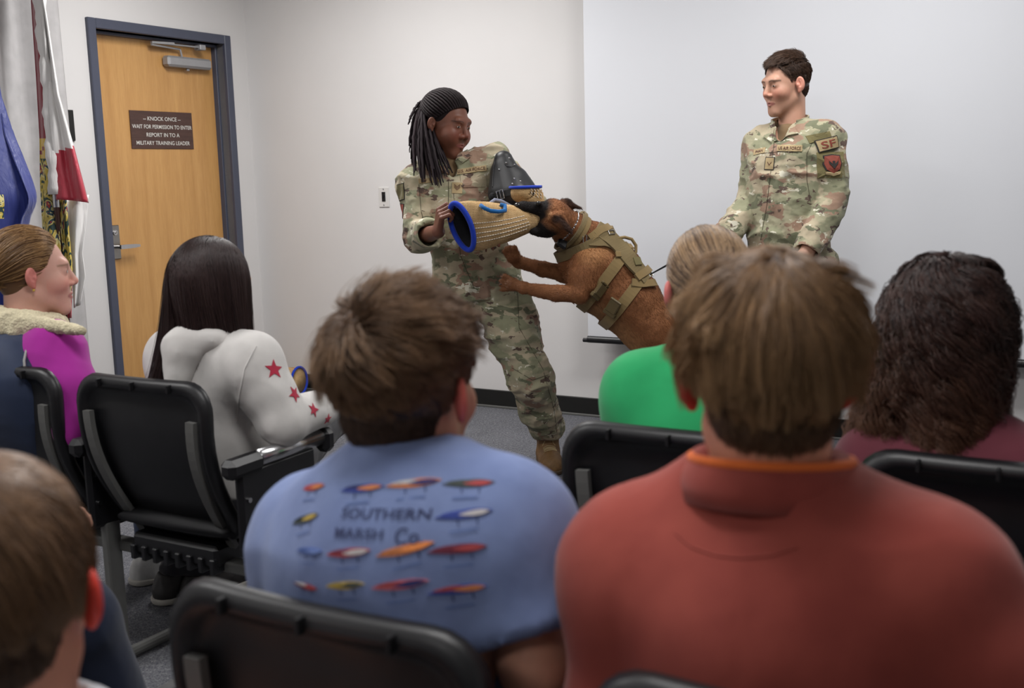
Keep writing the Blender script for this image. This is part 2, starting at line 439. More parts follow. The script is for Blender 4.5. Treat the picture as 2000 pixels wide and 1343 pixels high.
def rb(mb, u0, u1, v0, v1, z0, z1, m, bev=0):
    mb.box(room((u0+u1)/2, (v0+v1)/2, (z0+z1)/2), (abs(u1-u0)/2, abs(v1-v0)/2, abs(z1-z0)/2), m, ROT, bev)
RU, RV, RZ = 6.6, 9.2, 2.72
v_n, z_top = on_left(165.2, 33.2); v_f, _ = on_left(445.6, 71.2); z_top = 2.145
fw = .052; dv0, dv1, dz = v_f+fw, v_n-fw, z_top-fw
mb = MB(); rb(mb, -.2, 0, -.2, dv0, 0, RZ, m_wall); rb(mb, -.2, 0, dv1, RV, 0, RZ, m_wall); rb(mb, -.2, 0, dv0, dv1, dz, RZ, m_wall); struct(mb.build('wall_left'))
mb = MB(); rb(mb, 0, RU, -.2, 0, 0, RZ, m_wall); struct(mb.build('wall_back'))
mb = MB(); rb(mb, RU, RU+.2, -.2, RV, 0, RZ, m_wall); struct(mb.build('wall_right'))
mb = MB(); rb(mb, -.2, RU+.2, RV, RV+.2, 0, RZ, m_wall); struct(mb.build('wall_rear'))
mb = MB(); rb(mb, -.2, RU+.2, -.2, RV+.2, -.1, 0, m_carpet); struct(mb.build('floor'))
mb = MB(); rb(mb, -.2, RU+.2, -.2, RV+.2, RZ, RZ+.1, m_ceil); struct(mb.build('ceiling'))
mb = MB(); rb(mb, 0, RU, 0, .012, 0, .1, m_base, .003); rb(mb, 0, RU, .01, .022, 0, .012, m_grey, .002); struct(mb.build('baseboard_back'))
mb = MB(); rb(mb, 0, .012, .012, v_f-.01, 0, .1, m_base, .003); rb(mb, 0, .012, v_n+.01, RV, 0, .1, m_base, .003); struct(mb.build('baseboard_left'))
mb = MB(); rb(mb, -.16, .02, v_f, dv0, 0, z_top, m_trim, .004); rb(mb, -.16, .02, dv1, v_n, 0, z_top, m_trim, .004); rb(mb, -.16, .02, dv0, dv1, dz, z_top, m_trim, .004)
rb(mb, -.16, -.045, dv0, dv0+.016, 0, dz, m_trim, .003); rb(mb, -.16, -.045, dv1-.016, dv1, 0, dz, m_trim, .003); rb(mb, -.16, -.045, dv0, dv1, dz-.016, dz, m_trim, .003)
struct(mb.build('trim_1', label='dark blue grey steel frame around the wooden door'))
# door leaf sits against the stop, 9 cm inside the frame face
mb = MB(); rb(mb, -.125, -.08, dv0+.012, dv1-.012, .01, dz-.012, m_door, .002); door = struct(mb.build('door_1', label='maple veneer door with a dark sign and a closer'))
du = -.08
def on_u(px, py, u):
    q = ray(px, py); o = CORNER+BP*u; t = ((o-CAM)@BP)/(q@BP); p = CAM+q*t; return -(p-CORNER)@LF, p[2]
# closer
c = MB(); va, za = on_u(330, 118, du+.06); vb, zb = on_u(415, 122, du+.06)
rb(c, du, du+.06, va, vb, za-.03, za+.03, m_alu, .012); rb(c, du+.02, du+.035, (va+vb)/2-.01, (va+vb)/2+.01, za-.045, za-.03, m_alu, .003)
c.build('door_closer', door, label='silver closer body')
a = MB(); p0 = room(du+.03, va-.13, za+.03); p1 = room(du+.03, va-.12, za+.072); v2, z2 = on_u(296, 90, du+.05); p2 = room(du+.05, v2, za+.078); v3, z3 = on_u(385, 91, du+.05)
p3 = room(du+.07, v3, za+.09)
a.tube([p0, p1, p1+(p2-p1)*.03, p2], .006, m_alu, 8); a.sweep([p2+UP*.012, p2+(p3-p2)*.45+UP*.012], [(-.008, -.006), (.008, -.006), (.008, .006), (-.008, .006)], m_alu); a.tube([p2+UP*.012, p3], .005, m_alu, 8)
rb(a, du+.035, du+.085, v3-.035, v3+.01, za+.075, za+.105, m_alu, .003); a.build('closer_arm', door, label='silver folding arm')
# lock plate with lever
lv, lz = on_u(226, 470, du); h = MB(); rb(h, du, du+.012, lv-.022, dv1-.016, lz-.10, lz+.085, m_dchrome, .004)
pl = h.build('lock_plate', door, label='satin steel lock plate')
h = MB(); cy = room(du+.012, lv+.012, lz+.045); h.tube([cy, cy+BP*.008], .014, m_chrome, 16); h.tube([cy+BP*.008, cy+BP*.012], .006, m_dchrome, 12); h.build('key_cylinder', pl)
h = MB(); l0 = room(du+.01, lv+.015, lz-.032); h.tube([l0, l0+BP*.05], .009, m_chrome, 12)
l1 = l0+BP*.052; h.sweep([l1-LF*.01, l1+LF*.03, l1+LF*.09, l1+LF*.125], [(-.006, -.011), (.006, -.011), (.006, .011), (-.006, .011)], m_chrome, scale=[1, 1.05, .9, .6]); h.build('door_handle', pl)
# sign on the door
s0 = on_u(252, 215.5, du+.006); s1 = on_u(374, 219.8, du+.006); s2 = on_u(259, 290, du+.006); s3 = on_u(379, 291, du+.006)
sv0, sv1 = (s0[0]+s2[0])/2, (s1[0]+s3[0])/2; sz0 = (s2[1]+s3[1])/2; sz1 = (s0[1]+s1[1])/2; sc_ = room(du, (sv0+sv1)/2, (sz0+sz1)/2)
sg = thing('door_sign', 'dark walnut sign with white lettering fixed to the wooden door', 'sign', sc_)
mb = MB(); rb(mb, du, du+.006, sv0, sv1, sz0, sz1, m_sign, .001); mb.build('sign_board', sg)
H = sz1-sz0; Wd = sv0-sv1; O = room(du+.0075, (sv0+sv1)/2, (sz0+sz1)/2)
for i, (tx, w) in enumerate((('-- KNOCK ONCE --', .60), ('WAIT FOR PERMISSION TO ENTER', .955), ('REPORT IN TO A', .53), ('MILITARY TRAINING LEADER', .86))):
    V, F = text2d(tx, H*.105, Wd*w, .004); V = V+A(0, (.31-.215*i)*H-.002)
    mb = MB(); mb.add([O+LF*x+UP*y for x, y in V], F, m_cream); mb.build('lettering', sg)
# light switch
u0, z0 = on_back(740.5, 385); u1, _ = on_back(761, 386); zs = z0; uc = (u0+u1)/2
sw = thing('light_switch', 'small steel light switch plate with a black toggle on the back wall', 'light switch', room(uc, 0, zs))
mb = MB(); rb(mb, uc-.036, uc+.036, 0, .006, zs-.058, zs+.058, m_white, .003); mb.build('switch_plate', sw)
mb = MB(); rb(mb, uc-.012, uc+.012, .006, .010, zs-.024, zs+.03, m_black, .001); rb(mb, uc-.005, uc+.005, .009, .02, zs-.002, zs+.014, m_black, .002); mb.build('toggle', sw)
for d in (-.045, .045): mb = MB(); mb.tube([room(uc, .006, zs+d), room(uc, .008, zs+d)], .004, m_chrome, 10); mb.build('screw', sw)
# projection screen
m_screen = plain('projection_fabric', (214, 216, 221), .8, var=.01, vs=2, spec=.15); so = .12
def on_v(px, py, v):
    q = ray(px, py); o = CORNER-LF*v; t = ((o-CAM)@LF)/(q@LF); p = CAM+q*t; return (p-CORNER)@BP, p[2]
ul, zb_ = on_v(1149, 656, so); ul0 = on_v(1145, 350, so)[0]
ps = thing('projection_screen', 'large white projection screen hanging in front of the back wall', 'projection screen', room(ul+1.6, so, zb_))
mb = MB(); rb(mb, ul, ul+3.3, so-.001, so+.001, zb_, 2.62, m_screen); mb.build('screen_fabric', ps)
mb = MB(); mb.tube([room(ul-.002, so, zb_-.016), room(ul+3.3, so, zb_-.016)], .018, m_black, 14); mb.tube([room(ul-.028, so, zb_-.022), room(ul, so, zb_-.022)], .011, m_black, 12); mb.build('weight_bar', ps)
mb = MB(); rb(mb, ul-.12, ul+3.42, 0, .16, 2.6, 2.715, m_white, .02); mb.build('screen_housing', ps)
# curtain beside the flags, dark plaque behind them
m_curt = fabric('pale_grey_curtain_cloth', (176, 174, 174), fold=.2)
def sheet(mb, rows, cols, fn, mf, thick=.004):
    P = [[fn(i/(rows-1), j/(cols-1)) for j in range(cols)] for i in range(rows)]
    for i in range(rows-1):
        for j in range(cols-1):
            m = mf(i/(rows-1), j/(cols-1)); mb.add([P[i][j], P[i+1][j], P[i+1][j+1], P[i][j+1]], [(0, 1, 2, 3)], m)
def weld(o, d=.0005, thick=.003):
    import bmesh
    bm = bmesh.new(); bm.from_mesh(o.data); bmesh.ops.remove_doubles(bm, verts=bm.verts, dist=d); bmesh.ops.recalc_face_normals(bm, faces=bm.faces); bm.to_mesh(o.data); bm.free()
    o.data.polygons.foreach_set('use_smooth', np.ones(len(o.data.polygons), bool))
    if thick: md = o.modifiers.new('s', 'SOLIDIFY'); md.thickness = thick
    return o
vc0 = on_left(84, 100)[0]
cu = thing('curtain', 'pale grey floor length curtain at the left edge behind the blue flag', 'curtain', room(.12, vc0+.6, 0))
mb = MB(); sheet(mb, 12, 90, lambda i, j: room(.13+.035*math.sin(j*31)+.012*math.sin(j*77+i*2), vc0+1.5*j, .05+2.6*(1-i)), lambda i, j: m_curt); weld(mb.build('curtain_cloth', cu))
mb = MB(); mb.tube([room(.13, vc0-.05, 2.66), room(.13, vc0+1.6, 2.66)], .014, m_dchrome, 12); mb.build('curtain_rod', cu)
for dv in (.1, 1.4):
    mb = MB(); mb.tube([room(0, vc0+dv, 2.66), room(.13, vc0+dv, 2.66)], .008, m_dchrome, 8); mb.build('rod_bracket', cu)
pv, pz = on_left(131, 236); mb = MB(); rb(mb, 0, .012, pv-.035, pv+.12, pz-.10, pz+.055, m_base, .003)
tag(mb.build('wall_plaque'), 'small black plaque on the left wall, mostly hidden by the white and red flag', 'plaque')

# ------------------------------------------------------------------ flags
def satin(name, rgb, sheen=.3):
    k = NT(name); c = s2l(rgb); v = k.coord((14, 14, 2)); k.col(k.ramp(k.noise(v, 1.6, 3), [(.3, tuple(c*.93)), (.7, tuple(np.minimum(c*1.05, 1)))])); k.set(Roughness=.5, Sheen_Weight=sheen); k.bump(k.noise(v, 2, 3, .5, 1), .35, .02); return k.m
m_fw = satin('white_flag_satin', (222, 220, 218)); m_fr = satin('crimson_flag_satin', (168, 36, 56)); m_fb = satin('royal_blue_flag_satin', (30, 44, 118)); m_fy = satin('gold_flag_thread', (214, 178, 66)); m_dr = satin('dark_red_flag_satin', (134, 34, 50))
def sealmat():
    k = NT('embroidered_seal'); v = k.coord((1, 1, .6)); n = k.noise(v, 22, 2, .5, 1.2)
    k.col(k.ramp(n, [(.0, tuple(s2l((40, 66, 62)))), (.40, tuple(s2l((206, 182, 84)))), (.5, tuple(s2l((226, 214, 150)))), (.56, tuple(s2l((46, 76, 88)))), (.62, tuple(s2l((176, 60, 60)))), (.68, tuple(s2l((222, 206, 120))))], 'CONSTANT')); k.set(Roughness=.6); return k.m
m_seal = sealmat()
m_pole = wood('dark_oiled_pole_wood', (58, 34, 30), (82, 50, 42), (20, 20, 2), .35)
def interp(pts, y):
    pts = sorted(pts, key=lambda p: p[1])
    return float(np.interp(y, [p[1] for p in pts], [p[0] for p in pts]))
def fit_floor(p):  # foot of a straight vertical-ish pole
    return A(p[0], p[1], 0)
tF = 4.95; pt, pb = D(76, -40, tF), D(110, 392, tF); base = D(112, 410, tF); base[2] = 0
fl = thing('state_flag', 'white and red flag with a gold and green seal draped from a wooden pole', 'flag', base)
px_pole = [(76, -40), (84, 60), (110, 392), (126, 600)]
mb = MB(); q = D(110, 392, tF); top = q+nrm(D(80, 20, tF)-q)*1.15; mb.tube([A(q[0]+.0, q[1], .05), q, top], .0125, m_pole, 14); mb.build('flag_pole', fl)
mb = MB(); d = nrm(top-q); mb.tube([q-UP*.03, q+d*.035], .0155, m_chrome, 16); mb.build('pole_collar', fl, label='chrome collar')
mb = MB(); mb.ball(top+d*.05, (.02, .02, .05), m_fy); mb.build('finial', fl)
mb = MB(); prof = [(.15, 0), (.15, .02), (.09, .035), (.03, .06), (.022, .12)]
mb.loft([[base+A(r*math.cos(t*math.pi/12), r*math.sin(t*math.pi/12), z) for t in range(24)] for r, z in prof], m_fy); mb.build('flag_stand', fl, smooth=True)
# satin hem sleeve around the pole
hs = []; ny = 40
for i in range(ny):
    f = i/(ny-1); p = top*(1-f)+(q+d*.03)*f; r = .026+.004*math.sin(f*40)+.003*math.sin(f*97); hs.append([p+(BP*math.cos(t*math.pi/8)+LF*math.sin(t*math.pi/8))*r*(1+.12*math.sin(3*t*math.pi/8+f*9)) for t in range(16)])
mb = MB(); mb.loft(hs, m_fw); mb.build('hem_sleeve', fl, smooth=True)
L_ = [(62, -40), (60, 0), (70, 150), (77, 270), (78, 360), (84, 470), (100, 620)]; R_ = [(78, -40), (90, 20), (115, 180), (145, 285), (172, 388), (176, 400)]
def fnL(i, j):
    y = -60+i*700; xl = interp(L_, y); xr = interp(px_pole, y)+2; return D(xl+(xr-xl)*j, y, tF+.02+.03*math.sin(j*7+1)*(1-j)+.01*math.sin(i*14))
def mL(i, j):
    y = -60+i*700
    if y < 272: return m_dr if y < 268 else m_fy
    if y < 308: return m_fy if (int(i*160)+int(j*6)) % 5 else m_dr
    return m_seal
mb = MB(); sheet(mb, 90, 14, fnL, mL); weld(mb.build('flag_seal_side', fl, label='dark red cloth above an embroidered gold and green seal'))
def fnR(i, j):
    y = -60+i*450; xl = interp(px_pole, y); xr = interp(R_, y); return D(xl+(xr-xl)*j, y+j*j*6, tF-.02-.03*math.sin(j*9)*j+.012*math.sin(i*16+j*3))
def mR(i, j):
    y = -60+i*450+6*j*j-12*(1-j); return m_fw if y < 283 else m_fr
mb = MB(); sheet(mb, 70, 16, fnR, mR); weld(mb.build('flag_field', fl, label='white field with a crimson corner'))
T_ = [(134, 384), (140, 440), (148, 520), (152, 600)]; T2 = [(174, 384), (168, 440), (160, 500), (166, 545), (156, 600)]
def fnT(i, j):
    y = 386+i*215; xl = interp(T_, y)-8; xr = interp(T2, y); return D(xl+(xr-xl)*j, y-j*6, tF+.03+.02*math.sin(j*8+i*3))
mb = MB(); sheet(mb, 26, 10, fnT, lambda i, j: m_fw); weld(mb.build('flag_tail', fl, label='plain white lower corner'))
T3 = [(114, 392), (122, 470), (130, 560), (134, 620)]; T4 = [(130, 386), (136, 460), (142, 520), (140, 620)]
def fnS(i, j):
    y = 386+i*235; xl = interp(T3, y); xr = interp(T4, y); return D(xl+(xr-xl)*j, y, tF+.012+.015*math.sin(j*6))
mb = MB(); sheet(mb, 30, 8, fnS, lambda i, j: m_fr if i > .8 else m_seal); weld(mb.build('flag_seal_edge', fl))
tB = 4.55; Bx = [(-6, 185), (0, 205), (14, 262), (34, 310), (55, 352), (68, 378), (70, 395), (62, 420), (60, 450), (58, 640)]
base = D(-40, 600, tB); base[2] = 0
fb = thing('blue_flag', 'royal blue flag hanging in folds at the left edge', 'flag', base)
mb = MB(); pt = D(-58, 0, tB); pp = A(base[0], base[1], 0); mb.tube([A(pp[0], pp[1], .05), A(pp[0], pp[1], 2.35)], .0125, m_pole, 14); mb.build('flag_pole', fb)
mb = MB(); mb.ball(A(pp[0], pp[1], 2.40), (.02, .02, .05), m_fy); mb.build('finial', fb)
mb = MB(); mb.loft([[base+A(r*math.cos(t*math.pi/12), r*math.sin(t*math.pi/12), z) for t in range(24)] for r, z in prof], m_fy); mb.build('flag_stand', fb, smooth=True)
def fnB(i, j):
    y = 20+i*640; xr = interp(Bx+[(-30, 20)], y); e = D(xr, y, tB+.04); q = A(pp[0]+.012, pp[1], e[2]+.06*(1-i)*(1-j)); p = q*(1-j)+e*j
    return p-LF*(.05*math.sin(j*11+i*5)*(.3+j)*min(1, j*6)+.03*math.sin(i*9)*j)+UP*.01*math.sin(j*5)*j
def mBf(i, j):
    y = 20+i*640; x = j
    return m_seal if (378 < y < 425 and .40 < x < .515) else m_fb
mb = MB(); sheet(mb, 70, 40, fnB, mBf); weld(mb.build('flag_field', fb))

# ------------------------------------------------------------------ ceiling lamps (the room's own light)
def emit(name, rgb, st):
    k = NT(name); k.b.inputs['Base Color'].default_value = (.8, .8, .8, 1); k.b.inputs['Emission Color'].default_value = (*rgb, 1); k.b.inputs['Emission Strength'].default_value = st; return k.m
m_diff = emit('lamp_diffuser', (1, .98, .95), 2.0)
LAMPS = [(1.5, 1.35, 60), (3.9, 1.35, 42), (1.5, 4.1, 34), (3.9, 4.1, 34), (1.5, 6.6, 16), (3.9, 6.6, 16)]
for i, (u, v, w) in enumerate(LAMPS):
    t = thing('ceiling_light', 'recessed white ceiling light panel above the room', 'ceiling light', room(u, v, RZ), 0, 'recessed ceiling light panels')
    mb = MB(); 
    for a, b, c, e in ((-.62, -.58, -.32, .32), (.58, .62, -.32, .32), (-.58, .58, -.32, -.28), (-.58, .58, .28, .32)): rb(mb, u+a, u+b, v+c, v+e, RZ-.02, RZ, m_white, .003)
    mb.build('frame', t); mb = MB(); rb(mb, u-.58, u+.58, v-.28, v+.28, RZ-.012, RZ-.004, m_diff); mb.build('diffuser', t)
    ld = bpy.data.lights.new('panel_light', 'AREA'); ld.shape = 'RECTANGLE'; ld.size = 1.1; ld.size_y = .5; ld.energy = w; ld.color = (1, .985, .975)
    lo = bpy.data.objects.new('panel_light', ld); COL.objects.link(lo); lo.location = tuple(room(u, v, RZ-.03)); lo.rotation_euler = (0, 0, -AZ)
w = bpy.data.worlds.new('world'); SC.world = w; w.use_nodes = True; w.node_tree.nodes['Background'].inputs[0].default_value = (.5, .5, .52, 1); w.node_tree.nodes['Background'].inputs[1].default_value = .3

# ------------------------------------------------------------------ folding-seat chairs
def curve_y(z):  # local y of the back shell at height z (y forward)
    t = (z-.42)/.42; return .10-.10*t-.05*math.sin(math.pi*min(max(t, 0), 1))
def rrect(hw, z0, z1, r, n=7, taper=.0):
    P = []
    for cx, cz, a0 in ((hw-r, z1-r, 0), (-hw+r, z1-r, 90), (-hw+r, z0+r, 180), (hw-r, z0+r, 270)):
        for i in range(n): a = math.radians(a0+90*i/(n-1)); P.append((cx+r*math.cos(a), cz+r*math.sin(a)))
    Q = []
    for i in range(len(P)):
        a, b = P[i], P[(i+1) % len(P)]; d = math.hypot(b[0]-a[0], b[1]-a[1]); k = max(1, int(d/.04))
        for j in range(k): Q.append((a[0]+(b[0]-a[0])*j/k, a[1]+(b[1]-a[1])*j/k))
    return [(x*(1-taper*(1-(z-z0)/(z1-z0))), z) for x, z in Q]
def shell(z0, z1, hw, r, taper):
    O = rrect(hw, z0, z1, r, taper=taper); cx, cz = 0, (z0+z1)/2
    def ring(ins, dy):
        k = 1-ins/hw; kz = 1-ins/((z1-z0)/2) if ins < .07 else k; return [A(x*k, curve_y(cz+(z-cz)*kz)+dy+.30*(x*k)**2, cz+(z-cz)*kz) for x, z in O]
    # front face rings, outer bevel, rear rim, recessed rear panel
    R = [ring(hw*q, .032) for q in (.985, .92, .8, .65, .5, .35)]+[ring(.05, .030), ring(.012, .022), ring(0, .006), ring(.004, -.008), ring(.014, -.014), ring(.026, -.012), ring(.034, .004), ring(.05, .012)]+[ring(hw*q, .014) for q in (.35, .5, .65, .8, .92, .985)]
    mb = MB(); mb.loft(R, m_black); return mb
def make_chair(label, right_arm=True, left_arm=False, group='black flip seat chairs in rows'):
    t = thing('auditorium_chair', label, 'chair', (0, 0, 0), 0, group)
    o = shell(.40, .83, .232, .075, .06).build('backrest', t, True, True)
    for x in (-.12, 0, .12):
        mb = MB(); mb.box((x, curve_y(.815)-.012+.3*x*x, .812), (.003, .012, .010), m_panel, None, .001); mb.build('rim_slot', o, True)
    for s in (-1, 1):
        mb = MB(); pts = []; ns = []
        for i in range(16):
            z = .735-.35*i/15; x = s*(.178-.02*max(0, (.735-z)/.35)); y = curve_y(max(z, .40))-.006+.3*x*x; 
            if z < .43: y += (.43-z)*.4
            pts.append(A(x, y, z)); ns.append(A(0, -1, 0))
        mb.sweep(pts, [(-.013, -.006), (.013, -.006), (.013, .008), (-.013, .008)], m_grey, normals=ns); mb.build('back_frame', t, True)
    # seat pan: a rounded cushion in a black shell
    rings = []
    for i in range(13):
        f = i/12; y = .06+.42*f; hw = .205*(1-.10*(2*f-1)**4); th = .05*(1-.6*(2*f-1)**6); zc = .425+.012*math.cos(f*6)-.015*(f > .9)
        rings.append([A(hw*(abs(math.cos(a))**.5)*(1 if math.cos(a) > 0 else -1), y, zc+th*.6*(abs(math.sin(a))**.6)*(1 if math.sin(a) > 0 else -1)) for a in [k*math.pi/14 for k in range(28)]])
    mb = MB(); mb.loft(rings, m_panel); mb.build('seat', t, True, True)
    mb = MB(); mb.box((0, .2, .365), (.15, .13, .03), m_black, None, .01); [mb.box((-.14+.04*k, .08, .345), (.008, .02, .02), m_black, None, .003) for k in range(8)]; mb.build('seat_mechanism', t, True)
    mb = MB(); mb.box((0, .12, .335), (.275, .022, .014), m_grey, None, .004); mb.build('cross_beam', t, True)
    for s in ([1] if right_arm else [])+([-1] if left_arm else []):
        x = .282*s
        mb = MB(); mb.box((x, .16, .51), (.013, .14, .11), m_black, None, .010); pn = mb.build('side_panel', t, True)
        for z in (.47, .545):
            mb = MB(); mb.tube([(x-.018, .045, z), (x+.018, .045, z)], .0065, m_chrome, 12); mb.build('bolt', pn, True)
        mb = MB(); mb.tube([(x, .10, .634), (x, .33, .632)], .021, m_chrome, 18); mb.build('arm_tube', t, True, True, label='chrome arm tube')
        mb = MB(); mb.box((x, .045, .628), (.024, .06, .024), m_black, None, .014); mb.build('armrest', t, True); mb = MB(); mb.box((x, .352, .622), (.024, .022, .032), m_black, None, .014); mb.build('end_cap', t, True)
        mb = MB(); mb.box((x, .085, .21), (.013, .024, .20), m_grey, None, .004); mb.build('leg', t, True)
        mb = MB(); mb.tube([(x, -.16, .018), (x, .08, .022), (x, .38, .018)], .016, m_grey, 12); mb.build('foot', t, True)
    return t
def copy_tree(o, parent=None):
    c = o.copy(); COL.objects.link(c)
    if parent is not None: c.parent = parent
    for ch in list(o.children): copy_tree(ch, c)
    return c
PITCHC = .555
def place(t, b, l, rz=0): p = rowpt(b, l); t.location = tuple(p); t.rotation_euler = (0, 0, -AZ+rz)
R1, R2 = 1.83, .895
c0 = make_chair('black chair in the front row with the girl in the white hoodie'); place(c0, -2.298+.222, R1)
c1 = copy_tree(c0); c1['label'] = 'black chair under the girl in the navy vest'; place(c1, -2.298+.222-.527, R1)
c3 = make_chair('black chair behind the person in the green shirt, arm on its left', True, True); place(c3, -.917+.222, R1)
c4 = copy_tree(c0); c4['label'] = 'black chair at the right edge behind the person with dark curly hair'; place(c4, -.367+.222, R1)
c5 = copy_tree(c3); c5['label'] = 'nearest black chair with the teenager in the blue fishing shirt'; place(c5, -.99+.222, R2)
c6 = copy_tree(c0); c6['label'] = 'black chair under the teenager in the rust red pullover'; place(c6, -.428+.222, R2-.0)
c7 = copy_tree(c0); c7['label'] = 'black chair of the seated person in navy trousers at the lower left'; place(c7, -.99+.222-2*PITCHC, R2)

c8 = copy_tree(c0); c8['label'] = 'black chair of the nearest child at the lower left corner'; place(c8, -.80, -.06)
# ================================================================== people: shared anatomy
SKIN = dict(light=(222, 170, 146), dark=(104, 62, 46), ltan=(212, 158, 130))
m_skin = attrmat('skin', .5, .12, 500, sss=.12, spec=.35, nv=.05, ns=30)
def frame(F, U0=(0, 0, 1), roll=0):
    F = nrm(F); R = nrm(np.cross(F, A(*U0))); U = np.cross(R, F)
    if roll: R, U = R*math.cos(roll)+U*math.sin(roll), U*math.cos(roll)-R*math.sin(roll)
    return R, F, U
class Head:
    def __init__(s, c, F, U0=(0, 0, 1), roll=0, sc=1.0): s.c = np.asarray(c, float); s.R, s.F, s.U = frame(F, U0, roll); s.s = sc; s.M = np.stack([s.R, s.F, s.U], 1)
    def w(s, x, y, z): return s.c+s.s*(x*s.R+y*s.F+z*s.U)
    def loc(s, P): return ((P-s.c)@s.M)/s.s
def head_sdf(S, H, neck, face=True, fem=.0, jaw=1.0, neck_r=.054, ear=.9, wide=0):
    w = H.w; q = H.s; M = H.M
    S.E(w(0, -.018, .045), A(.074, .094, .082)*q, M, .02)
    S.E(w(0, .028, -.012), A(.062, .062, .078)*q, M, .03)
    for x in (-1, 1):
        S.C(w(x*.048, .000, -.050), w(x*.014, .066, -.096), .015*q, .013*q, .025)
        S.E(w(x*.036, .058, -.022), .026*q, None, .02)
    S.C(w(-.010, .072, -.099), w(.010, .072, -.099), .014*q*jaw, .014*q*jaw, .02)
    S.E(w(0, .055, -.062), A(.036, .034, .036)*q, M, .025)
    if face:
        S.C(w(-.032, .078, .030), w(.032, .078, .030), .014*q, .014*q, .015)
        for x in (-1, 1):
            S.E(w(x*.032, .098, .010), A(.017, .014, .012)*q, M, .010, 's')
            S.E(w(x*.032, .0725, .010), .0150*q, None, .006)
        S.C(w(0, .084, .022), w(0, .104, -.020), .0075*q, .0105*q, .010)
        S.E(w(0, .104, -.022), .0100*q, None, .006)
        for x in (-1, 1): S.E(w(x*.0125, .094, -.027), A(.0085, .010, .0075)*q, M, .005)
        for x in (-1, 1):
            S.C(w(0, .0925, -.0555), w(x*.023, .082, -.0590), .0048*q, .0026*q, .004)
            S.C(w(0, .0905, -.0665), w(x*.020, .081, -.0628), .0058*q, .0030*q, .004)
        S.C(w(-.020, .0945, -.0608), w(.020, .0945, -.0608), .0016*q, .0016*q, .003, 's')
    if face and wide:
        for x in (-1, 1): S.E(w(x*.015, .094, -.026), A(.010, .012, .009)*q, M, .006); S.E(w(x*.040, .052, -.035), .030*q, None, .03)
    for x in (-1, 1):   # ears: bowl, rim, lobe
        if not ear: break
        e = w(x*.0815, -.008, .002); tl = .62*x; tilt = M@np.array([[math.cos(tl), -math.sin(tl), 0], [math.sin(tl), math.cos(tl), 0], [0, 0, 1]])
        S.E(e, A(.010, .019, .031)*q*ear, tilt, .006)
        lo_ = lambda a, b, c: e+tilt@(A(a, b, c)*q*ear)
        S.E(lo_(x*.009, .003, .006), A(.0075, .0115, .019)*q*ear, tilt, .003, 's'); S.E(lo_(x*.005, .010, -.004), A(.005, .006, .007)*q*ear, tilt, .003)
        S.C(lo_(x*.003, -.004, -.006), lo_(x*.003, -.001, .014), .0032*q, .0032*q, .003); S.E(lo_(0, .006, -.029), A(.006, .008, .009)*q*ear, tilt, .005)
    S.C(w(0, -.028, -.045), neck, neck_r*q, neck_r*1.08, .03)
def head_cols(P, H, base, lip=None, brow=None, earc=None, brow_th=.0045, stubble=None):
    L = H.loc(P); c = np.tile(s2l(base), (len(P), 1)); X, Y, Z = np.abs(L[:, 0]), L[:, 1], L[:, 2]
    def blend(w, col): c[:] = c*(1-w[:, None])+s2l(col)*w[:, None]
    sm = lambda d, e: np.clip(.5-d/e, 0, 1)
    red = np.clip(np.array(base)*A(1.06, .82, .8), 0, 255)
    blend(sm(np.sqrt((X-.04)**2+(Z+.025)**2)-.02, .03)*(Y > .03)*.5, red); blend(sm(np.sqrt(X**2+(Z+.022)**2)-.012, .012)*(Y > .09)*.4, red)
    if earc: blend(sm(.070-X, .01)*(Y < .03)*(np.abs(Z) < .045), earc)
    if stubble: blend(sm(-.03-Z*-1-.0, .02)*0, stubble)
    if lip: blend(sm(np.maximum(np.abs(Z+.061)-.0085*np.sqrt(np.clip(1-(X/.027)**2, 0, 1)), X-.027), .004)*(Y > .08), lip)
    if brow:
        zb = .027+.004*np.sin((X-.012)/.036*math.pi); blend(sm(np.maximum(np.abs(Z-zb)-brow_th, np.abs(X-.032)-.019), .003)*(Y > .05)*.85, brow)
    return c
def eyes(H, parent, iris=(70, 48, 34), openness=.35, gaze=(0, 0), lash=(25, 18, 16)):
    k = attrmat('eye', .15, nv=0)
    for x in (-1, 1):
        c = H.w(x*.032, .0725, .010); V = []; Cc = []; n = 14; Fq = []
        for i in range(n+1):
            for j in range(n+1):
                a = (i/n*2-1); b = (j/n*2-1); th = a*.62; up = openness*math.sqrt(max(0, 1-a*a))*.55; ph = b*up-.06
                d = A(math.sin(th), math.cos(th)*math.cos(ph), math.sin(ph)); V.append(c+H.s*.0164*(H.M@d))
                g = math.hypot(th-gaze[0], ph-gaze[1]); col = (18, 14, 12) if g < .13 else (iris if g < .33 else (214, 206, 200))
                if b > .74 or abs(a) > .93: col = lash
                Cc.append(s2l(col))
        for i in range(n):
            for j in range(n): q = i*(n+1)+j; Fq.append((q, q+n+1, q+n+2, q+1))
        mkmesh('eye', V, Fq, k, parent, cols=np.array(Cc))
